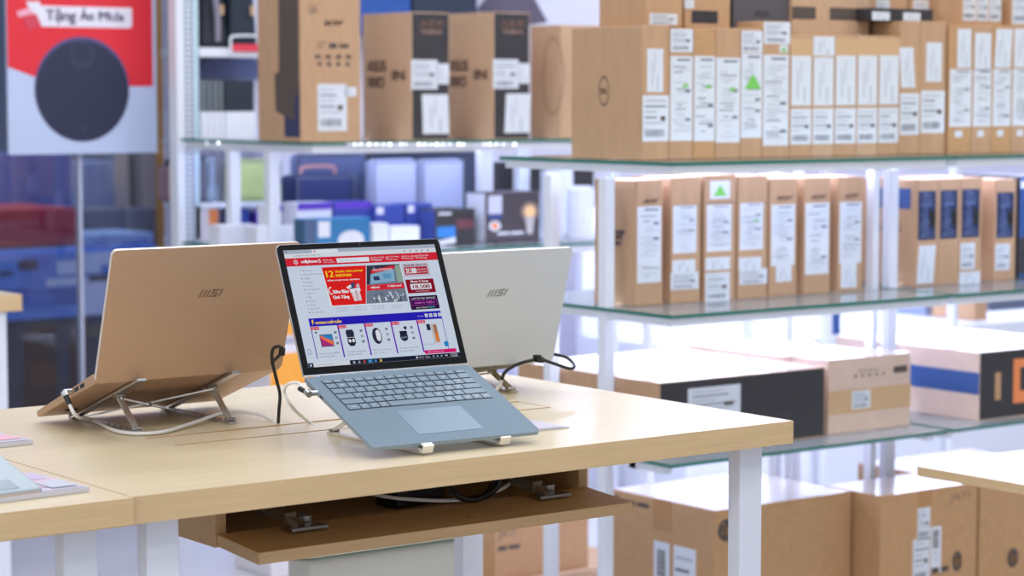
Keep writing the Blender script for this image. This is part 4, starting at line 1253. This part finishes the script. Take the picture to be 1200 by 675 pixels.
def backpack(a0, a1, label, mt, strap=True):
    Yb = RY + .02
    x0_, x1_ = X(a0, Yb), X(a1, Yb)
    t = thing('backpack', ((x0_ + x1_) / 2, Yb + .1, zs), label, 'backpack', 'backpacks on the short white shelf')
    bm_ = Mb(); bm_.bevbox([V(p) for p in ((x0_, Yb, zs + .0005), (x1_, Yb, zs + .0005), (x1_, Yb + .2, zs + .0005), (x0_, Yb + .2, zs + .0005), (x0_ + .02, Yb + .02, zs + .38), (x1_ - .02, Yb + .02, zs + .38), (x1_ - .02, Yb + .17, zs + .38), (x0_ + .02, Yb + .17, zs + .38))], .02, mt)
    bm_.build('bag_body', t)
    if strap:
        m2 = Mb(); m2.tube([(x0_ + .015, Yb - .004, zs + .36), (x0_ + .03, Yb - .012, zs + .22), (x0_ + .045, Yb - .010, zs + .10), (x0_ + .05, Yb - .004, zs + .02)], .009, mat('grey_strap', (140, 134, 150), .7)); m2.build('strap', t)
    m2 = Mb(); m2.box((x1_ - .03, Yb - .006, zs + .10), (x1_ - .018, Yb + .004, zs + .13), M_kraft2); m2.build('zip_pull', t)


backpack(238, 268, 'dark backpack with a grey shoulder strap, upper left', mat('backpack_dark', (40, 42, 54), .7))
backpack(270, 304, 'plain navy-black backpack beside the strapped one', mat('backpack_navy', (28, 40, 56), .7), strap=False)

# things up on the wall behind the rear cartons
Yw = RY + .03
def wallbag(a0, a1, yb, label, mt, nm_, cat, pts=None):
    mb = Mb()
    if pts: mb.prism([P(x_, y_, Y=Yw) for x_, y_ in pts], (0, .12, 0), mt)
    else: mb.box((P(a0, 10, Y=Yw).x, Yw, P(a0, yb, Y=Yw).z), (P(a1, 10, Y=Yw).x, Yw + .12, P(a0, -60, Y=Yw).z), mt, bev=.01)
    o_ = mb.build(nm_, loc=P((a0 + a1) / 2, yb, Y=Yw)); tag(o_, label, cat, 'bags behind the rear cartons')
wallbag(418, 482, 40, 'bright blue bag just above the left black-spined carton', mat('bright_blue_bag', (38, 82, 160), .6), 'hanging_bag', 'bag')
wallbag(484, 560, 34, 'navy-black bag above the gap between the black-spined cartons', mat('navy_bag', (38, 48, 70), .6), 'hanging_bag', 'bag')
wallbag(584, 646, 30, 'dark grey angular bag against the pale wall above the cartons', mat('graphite_bag', (92, 84, 104), .6), 'hanging_bag', 'bag', pts=[(582, 12), (600, -10), (622, -10), (642, 26), (620, 30), (612, 16)])

# goods on the rear middle shelf
def good(a0, a1, ytop, Y, d, label, mt, mfront=None, name='product_box', cat='box', group='small goods on the rear middle shelf', art=None, left=None, z0=None, bev=.003):
    x0_, x1_ = P(a0, 250, Y=Y).x, P(a1, 250, Y=Y).x
    z1_ = P(a0, ytop, Y=Y).z
    mb = Mb(); mb.box((x0_, Y, z0 or MZ), (x1_, Y + d, z1_), mt, {'front': mfront or mt, 'left': left or mt}, bev=bev)
    if art:
        art(mb, Face((x0_, Y, z1_), (1, 0, 0), (0, 0, -1), x1_ - x0_, z1_ - (z0 or MZ)))
    o_ = mb.build(name, loc=((x0_ + x1_) / 2, Y + d / 2, z0 or MZ)); tag(o_, label, cat, group)
    return o_


c_ = lambda n_, rgb, r_=.6: mat(n_, rgb, r_)
def softbag(a0, a1, ytop, Y, d, label, mt, seam=None, MZ=MZ, handle=False, name='laptop_sleeve', cat='sleeve'):
    x0_, x1_ = P(a0, 250, Y=Y).x, P(a1, 250, Y=Y).x; z1_ = P(a0, ytop, Y=Y).z
    t = thing(name, ((x0_ + x1_) / 2, Y + d / 2, MZ), label, cat, 'laptop sleeves and bags on the rear middle shelf')
    mb = Mb(); mb.box((x0_, Y, MZ), (x1_, Y + d, z1_), mt, bev=min(.02, d * .45)); mb.build('sleeve_body', t)
    mb = Mb(); mb.tube([(x0_ + .01, Y - .001, MZ + .05), (x0_ + .01, Y - .001, z1_ - .02), (x0_ + .02, Y - .001, z1_ - .01), (x1_ - .02, Y - .001, z1_ - .01), (x1_ - .01, Y - .001, z1_ - .02), (x1_ - .01, Y - .001, MZ + .05)], .002, c_('zip_grey', (120, 124, 136)), n=6, sub=3); mb.build('zip', t)
    if handle:
        mb = Mb(); xm = (x0_ + x1_) / 2; mb.tube([(xm - .06, Y + d / 2, z1_ - .005), (xm - .05, Y + d / 2, z1_ + .02), (xm + .05, Y + d / 2, z1_ + .02), (xm + .06, Y + d / 2, z1_ - .005)], .006, c_('salmon_strap', (200, 150, 150)), n=8); mb.build('handle', t)


softbag(224, 234, 195, RY + .015, .22, 'dusty pink sleeve end-on at the far left of the rear shelf', c_('dusty_pink', (176, 140, 150)), MZ=zr2)
softbag(235, 241, 188, RY + .015, .22, 'dark grey sleeve end-on between the pink and blue-grey ones', c_('dark_grey_fab', (96, 98, 116)), MZ=zr2)
softbag(242, 257, 184, RY + .015, .22, 'blue-grey sleeve end-on beside the white post', c_('blue_grey_fab', (146, 162, 184)), MZ=zr2)
softbag(272, 332, 187, RY + .015, .06, 'lime green laptop sleeve behind the white posts', c_('lime_green', (186, 200, 130)), MZ=zr2)
softbag(346, 418, 205, 5.80, .09, 'navy laptop bag with a pinkish handle on the rear shelf', c_('navy_fab', (26, 44, 96)), handle=True, name='laptop_bag', cat='bag')
softbag(436, 492, 187, 5.76, .05, 'left of two pale grey sleeves leaning side by side', c_('pale_grey_fab', (176, 184, 214)))
softbag(493, 546, 187, 5.76, .05, 'right of two pale grey sleeves leaning side by side', c_('pale_grey_fab', (176, 184, 214)))
softbag(348, 432, 180, 5.93, .05, 'wide slate sleeve standing behind the navy bag', c_('slate_fab', (104, 116, 160)))
softbag(433, 562, 176, 5.93, .05, 'charcoal sleeve standing behind the two pale ones', c_('charcoal_fab', (60, 66, 88)))
PUR = c_('purple_card', (70, 60, 150)); BLU = c_('royal_blue_card', (52, 74, 160)); PU2 = c_('violet_card', (96, 60, 190))
hdr = lambda col: (lambda mb, F: (mb.rect(F, .02, 0, .98, .16, .0005, col)))
good(226, 256, 241, RY + .012, .10, 'pinkish white box at the left end of the rear shelf', c_('blush_card', (222, 212, 218)), art=lambda mb, F: mb.rect(F, .62, .12, .98, .62, .0005, M_orange))
good(272, 292, 246, RY + .012, .06, 'royal blue box between the two white posts', BLU)
good(300, 311, 249, RY + .012, .06, 'narrow purple box left of the white-fronted violet boxes', PU2)
good(318, 346, 240, 5.72, .08, 'violet-topped white box right of the second white post', M_whitec, art=hdr(PU2))
good(348, 389, 238, 5.64, .08, 'violet-topped white box under the navy bag, left one', M_whitec, art=hdr(PU2))
good(391, 436, 237, 5.64, .08, 'broad violet-topped box under the navy bag, right one', BLU, art=hdr(PU2))
wb = lambda mb, F: (mb.rect(F, .06, .04, .30, .22, .0005, M_whitec))
good(439, 474, 241, 5.62, .08, 'blue box with a white square, before the left pale sleeve', BLU, art=wb)
good(476, 507, 239, 5.62, .08, 'blue box with a white square, before the right pale sleeve', BLU, art=wb)
good(257, 300, 264, 5.84, .06, 'white box just above the brown laptop, leftmost', M_whitec)
good(301, 352, 266, 5.64, .06, 'long white box just above the brown laptop', M_whitec, art=lambda mb, F: mb.disc(F, .4, .4, .08, .2, .0005, M_inkb))
good(357, 434, 257, 5.47, .06, 'blue device box with two white spots, above the open laptop', c_('cerulean_card', (44, 120, 176)), left=c_('teal_side', (50, 90, 120)),
     art=lambda mb, F: (mb.rect(F, 0, 0, .17, 1, .0005, c_('steel_blue', (74, 96, 130))), mb.rect(F, .20, .08, .38, .55, .0006, M_whitec), mb.disc(F, .70, .66, .20, .28, .0006, M_whitec)))
good(436, 455, 262, 5.53, .05, 'small white box right of the blue device box', c_('ivory_card', (222, 224, 224)))
good(457, 492, 266, 5.53, .06, 'flat white box between the blue device box and the black box', M_whitec)
good(510, 557, 246, 5.53, .14, 'black box with a blue picture, left of the bulb box', M_blackc, left=c_('deep_blue_side', (66, 84, 160)),
     art=lambda mb, F: (mb.rect(F, .05, .48, .5, .78, .0005, c_('sky_print', (50, 130, 210))), mb.rect(F, .08, .08, .40, .15, .0005, M_whitec), mb.rect(F, .52, .3, .95, .55, .0005, c_('maroon_print', (110, 60, 70))), mb.poly(F, [(.05, 1), (.05, .88), (.5, .78), (.5, .95)][::-1], .0006, M_whitec)))


def bulb(mb, F):
    mb.rect(F, .05, .06, .30, .42, .0005, c_('label_lilac', (206, 210, 236))); mb.rect(F, .05, .44, .30, .52, .0005, c_('blue_strip', (60, 80, 150)))
    mb.disc(F, .17, .66, .11, .10, .0005, M_whitec); mb.disc(F, .17, .66, .06, .06, .0006, M_orange)
    mb.disc(F, .82, .40, .10, .12, .0006, c_('warm_bulb_print', (255, 206, 150))); mb.disc(F, .82, .40, .17, .19, .0005, c_('bulb_halo_print', (150, 126, 116)))
    mb.poly(F, [(.73, .50), (.91, .50), (.87, .85), (.77, .85)][::-1], .0006, c_('bulb_base_print', (190, 184, 186)))
    mb.rect(F, .22, .79, .44, .84, .0005, M_whitec); mb.rect(F, .46, .79, .70, .84, .0005, M_whitec)


good(569, 632, 226, 5.52, .10, 'charcoal smart bulb box with a glowing bulb picture', c_('umber_card', (72, 64, 72)), left=M_whitec, art=bulb)
good(646, 660, 226, 5.62, .06, 'slim white upright device left of the white cylinder', M_whitec)
t = thing('router', (P(680, 300, Y=5.56).x, 5.6, MZ), 'white cylindrical device on the rear shelf right of the white laptop', 'router')
cx_ = P(680, 300, Y=5.60).x
mb = Mb(); mb.cyl((cx_, 5.60, MZ), (cx_, 5.60, P(680, 222, Y=5.6).z), .043, M_whitec, n=32, r2=.041); mb.build('housing', t)
mb = Mb(); mb.cyl((cx_, 5.60, P(680, 222, Y=5.6).z), (cx_, 5.60, P(680, 218, Y=5.6).z), .041, M_white, n=32, r2=.034); mb.build('cap', t)
good(583, 650, 190, 5.98, .05, 'dark monitor standing behind the bulb box', M_blackc, name='monitor', cat='monitor', z0=None)
good(655, 668, 190, 5.98, .05, 'narrow black box standing behind the white device', M_blackc)
good(673, 696, 193, 5.95, .06, 'black box behind the white cylinder', M_blackc)
good(640, 672, 200, 5.80, .03, 'tall white box between the black box and slim device', M_whitec)

# under the rear shelf: orange and white bag between the laptops, goods further down
def bag_box(a0, a1, y0_, y1_, Y, d, label, mt, name, cat, art=None, grp=None, bev=.004):
    x0_, x1_ = P(a0, (y0_ + y1_) / 2, Y=Y).x, P(a1, (y0_ + y1_) / 2, Y=Y).x
    z1_, z0_ = P(a0, y0_, Y=Y).z, P(a0, y1_, Y=Y).z
    mb = Mb(); mb.box((x0_, Y, z0_), (x1_, Y + d, z1_), mt, bev=bev)
    if art: art(mb, Face((x0_, Y, z1_), (1, 0, 0), (0, 0, -1), x1_ - x0_, z1_ - z0_))
    return tag(mb.build(name, loc=((x0_ + x1_) / 2, Y + d / 2, z0_)), label, cat, grp)


z_ = P(330, 352, Y=5.3).z
x0_, x1_ = P(316, 400, Y=5.3).x, P(368, 400, Y=5.3).x
mb = Mb(); mb.box((x0_, 5.3, 0), (x1_, 5.5, z_), c_('bag_white', (226, 222, 226)), bev=.006)
F = Face((x0_, 5.3, z_), (1, 0, 0), (0, 0, -1), x1_ - x0_, z_)
sv = lambda y: 1 - P(345, y, Y=5.3).z / z_
ORG = c_('bright_orange', (244, 168, 60))
mb.rect(F, 0, sv(377), 1, sv(392), .001, ORG); mb.rect(F, 0, sv(395), 1, sv(402), .001, c_('mid_grey', (170, 172, 186))); mb.rect(F, 0, sv(413), 1, sv(452), .001, ORG)
tag(mb.build('product_display', loc=((x0_ + x1_) / 2, 5.4, 0)), 'orange and white striped display stand seen between the brown and open laptops', 'display stand')

# rear row behind the first unit's lower levels
mb_t = thing('rear_counter', (5.0, 5.5, 0), 'long white counter behind the shelving units', 'counter')
mb = Mb(); mb.box((4.66, 5.35, 0), (8.2, 5.9, .52), M_white, bev=.004); mb.build('counter_body', mb_t)
mb = Mb(); mb.box((4.66, 5.87, .5205), (8.2, 5.90, .93), M_whitec); mb.build('back_board', mb_t)
mb = Mb(); mb.box((4.70, 5.78, .935), (8.1, 5.80, .95), M_led); mb.box((4.70, 5.76, .951), (8.1, 5.90, .96), M_white); mb.build('led_tube', mb_t)
for px_, w_ in ((755, .022), (872, .02), (962, .03), (1112, .02)):
    a = P(px_, 390, Y=5.32)
    mb = Mb(); mb.box((a.x, 5.30, 0), (a.x + w_, 5.33, 1.9), M_white); tag(mb.build('white_post', loc=(a.x, 5.3, 0)), {755: 'thin white post behind the black-fronted carton', 872: 'thin white post behind the wrapped cartons', 962: 'white post left of the small blue bottle', 1112: 'white post behind the long blue-taped carton'}[px_], 'post', 'thin posts behind the shelving')
a = P(988, 384, Y=5.36)
mb = Mb(); mb.cyl((a.x, 5.40, .5205), (a.x, 5.40, .63), .020, M_bluep, n=20); mb.cyl((a.x, 5.40, .63), (a.x, 5.40, .655), .011, M_whitec, n=16); tag(mb.build('bottle', loc=(a.x, 5.4, .52)), 'small blue bottle on the counter behind the taped carton', 'bottle')
def rear(a0, a1, y0_, Y, label, mt):
    x0_, x1_ = P(a0, 370, Y=Y).x, P(a1, 370, Y=Y).x
    mb = Mb(); mb.box((x0_, Y, .5205), (x1_, Y + .2, P(a0, y0_, Y=Y).z), mt, bev=.004)
    tag(mb.build('storage_box', loc=((x0_ + x1_) / 2, Y + .1, .52)), label, 'box', 'boxes on the rear counter')
rear(1085, 1108, 350, 5.64, 'slate grey box on the rear counter left of the post', c_('slate_box', (130, 140, 170)))
rear(1124, 1140, 352, 5.64, 'greyish blue box on the rear counter right of the post', c_('greyblue_box', (150, 160, 184)))
rear(1142, 1157, 340, 5.42, 'kraft box on the rear counter above the blue-taped carton', M_kraft)
rear(1160, 1230, 352, 5.64, 'dark slate box on the rear counter at the right edge', c_('dark_slate_box', (84, 92, 112)))

# ------------------------------------------------------------------ poster on the glass
t = thing('poster', (3.1, 6.29, P(95, 181, Y=6.3).z), 'red and white poster with a round robot vacuum, hung on the glass', 'poster')
zb_ = P(95, 180, Y=6.3).z; x0_ = P(8, 100, Y=6.3).x; x1_ = P(182, 100, Y=6.3).x
ph = .62
mb = Mb(); mb.box((x0_, 6.292, zb_), (x1_, 6.304, zb_ + ph), c_('poster_pale_blue', (190, 204, 234)))
F = Face((x0_, 6.292, zb_ + ph), (1, 0, 0), (0, 0, -1), x1_ - x0_, ph)
pv = lambda y: 1 - (180 - y) / (2700 / P(95, 100, Y=6.3).dot(fw) * ph) if False else 1 - (P(95, y, Y=6.3).z - zb_) / ph
pu = lambda x: (P(x, 100, Y=6.3).x - x0_) / (x1_ - x0_)
RD = c_('poster_red', (226, 44, 58), .5)
mb.poly(F, [(.0, 0), (.0, pv(79)), (pu(38), pv(90)), (pu(100), pv(101)), (.975, pv(101)), (.975, 0)], .0006, RD)
panel = mb.build('printed_board', t)
mb = Mb()
PW = c_('poster_white', (232, 228, 240), .5)
mb.rect(F, pu(48), pv(8), pu(150), pv(32), .0012, PW); mb.disc(F, pu(150), pv(28), pu(153) - pu(149), pv(32) - pv(28), .0011, PW); mb.rect(F, pu(148), pv(8), pu(154), pv(28), .0014, PW)
mb.poly(F, [(pu(30), pv(4)), (pu(46), pv(3)), (pu(52), pv(18)), (pu(48), pv(32))][::-1], .0016, PW)
mb.poly(F, [(pu(19), pv(16)), (pu(34), pv(10)), (pu(40), pv(17)), (pu(22), pv(22))][::-1], .0019, c_('poster_pink', (240, 170, 190), .5))
mb.poly(F, [(pu(27), pv(22)), (pu(42), pv(17)), (pu(48), pv(30)), (pu(33), pv(37))][::-1], .0022, c_('poster_rose', (214, 70, 90), .5))
mb.text(F, pu(53), pv(11), pu(88), pv(29), 'Tặng', .0028, c_('poster_grey_text', (130, 120, 170), .5), bold=.0025)
mb.text(F, pu(93), pv(9.5), pu(109), pv(24), 'Áo', .0028, c_('poster_grey_text', (130, 120, 170)), bold=.0025)
mb.text(F, pu(115), pv(13), pu(144), pv(24), 'Mưa', .0028, c_('poster_grey_text', (130, 120, 170)), bold=.0025)
mb.build('slogan_banner', t)
mb = Mb()
ru = (pu(151) - pu(40)) / 2; rv = (pv(166) - pv(43)) / 2
cu_, cv_ = pu(95), pv(104.5)
mb.disc(F, cu_, cv_, ru, rv, .0014, c_('vacuum_rim', (82, 80, 128), .5), n=64)
mb.disc(F, cu_, cv_ + rv * .035, ru * .975, rv * .955, .0018, c_('vacuum_navy', (42, 48, 74), .5), n=64)
mb.disc(F, pu(95), pv(64), pu(109) - pu(95), pv(81) - pv(65), .0022, c_('vacuum_turret_rim', (58, 62, 88), .5), n=40)
mb.disc(F, pu(95), pv(63), pu(105.5) - pu(95), pv(77.5) - pv(65), .0026, c_('vacuum_turret', (44, 50, 76), .5), n=40)
mb.rect(F, pu(93), pv(147), pu(98), pv(155), .0024, c_('vacuum_turret_rim', (58, 62, 88)))
mb.build('robot_vacuum_picture', t)

# ------------------------------------------------------------------ the hall behind the glass
gh = 'goods in the hall behind the glass'
def hall(a0, a1, y0_, y1_, Y, d, label, mt, name, cat, ground=False, art=None):
    xx0, xx1 = P(a0, (y0_ + y1_) / 2, Y=Y).x, P(a1, (y0_ + y1_) / 2, Y=Y).x
    z1_ = P((a0 + a1) / 2, y0_, Y=Y).z; z0_ = 0 if ground else P((a0 + a1) / 2, y1_, Y=Y).z
    mb = Mb(); mb.box((xx0, Y, z0_), (xx1, Y + d, z1_), mt, bev=.006)
    if art: art(mb, Face((xx0, Y, z1_), (1, 0, 0), (0, 0, -1), xx1 - xx0, z1_ - z0_))
    tag(mb.build(name, loc=((xx0 + xx1) / 2, Y + d / 2, z0_)), label, cat, gh)


def folds(mb, F, n_=9, seed=1, cols=((70, 110, 200), (110, 140, 214), (180, 196, 232), (60, 90, 170))):
    R = random.Random(seed)
    for i in range(n_):
        a_ = R.uniform(0, .85); b_ = R.uniform(0, .8); col = R.choice(cols)
        mb.rect(F, a_, b_, min(1, a_ + R.uniform(.08, .3)), min(1, b_ + R.uniform(.06, .22)), .002 + i * .0003, c_('hall_%d_%d_%d' % col, col))


hall(-20, 92, 245, 289, 8.2, .5, 'long crimson case standing in the hall behind the glass', c_('crimson_case', (170, 30, 60)), 'red_case', 'case', art=None)
BLD = c_('blue_drape', (84, 128, 214)); BL2 = c_('blue_drape_pale', (150, 176, 226))
hall(-20, 182, 291, 372, 8.1, .6, 'blue-draped goods table behind the glass partition', BLD, 'draped_table', 'table', ground=False, art=lambda mb, F: (folds(mb, F, 22, 2, ((70, 110, 200), (60, 66, 96), (180, 196, 232), (60, 90, 170), (80, 84, 90), (130, 160, 226))), mb.rect(F, .55, .50, .86, .98, .012, c_('pale_panel', (196, 204, 236))), mb.rect(F, 0, 0, 1, .06, .013, c_('bright_drape', (70, 130, 240)))))
hall(100, 180, 274, 291.5, 8.13, .3, 'light blue crate left of the perforated upright behind the glass', BL2, 'blue_crate', 'crate', art=lambda mb, F: folds(mb, F, 7, 5))
hall(-20, 170, 373, 500, 8.12, .5, 'dark cabinet body in the hall under the blue drape', c_('dark_cabinet', (64, 58, 66)), 'dark_cabinet', 'cabinet', ground=True,
     art=lambda mb, F: folds(mb, F, 8, 9, ((86, 70, 66), (50, 50, 64), (96, 90, 60), (70, 80, 100))))
hall(18, 84, 180, 246, 9.0, .3, 'violet-blue stand behind the crimson case', c_('violet_stand', (96, 104, 170)), 'display_stand', 'stand', ground=True, art=lambda mb, F: folds(mb, F, 8, 4, ((60, 66, 120), (120, 130, 190), (44, 44, 84))))
hall(97, 140, 190, 250, 9.4, .3, 'pale lilac board in the hall right of the glass seam', c_('lilac_board', (150, 160, 204)), 'display_board', 'board', ground=True)
hall(98, 185, 245, 285, 8.9, .3, 'grey counter in the hall right of the crimson case', c_('grey_counter', (108, 112, 134)), 'grey_counter', 'counter', ground=True)
hall(143, 152, 150, 262, 9.0, .08, 'thin beige column in the hall, left of two', c_('beige_column', (170, 160, 160)), 'column', 'column', ground=True)
hall(166, 180, 20, 262, 9.0, .08, 'thicker beige column in the hall, right of two', c_('beige_column', (170, 160, 160)), 'column', 'column', ground=True)
hall(191, 206, -20, 262, 8.8, .08, 'amber post in the hall beside the perforated upright', c_('amber_post', (178, 124, 50)), 'amber_post', 'post', ground=True)
hall(151, 166, 180, 262, 9.3, .1, 'dark doorway panel between the beige columns', c_('dark_panel', (50, 46, 50)), 'dark_door', 'door', ground=True)
hall(-20, 12, 180, 250, 9.6, .1, 'dark hall panel at the left edge behind the glass', c_('dark_panel', (50, 46, 50)), 'dark_door', 'door', ground=True)
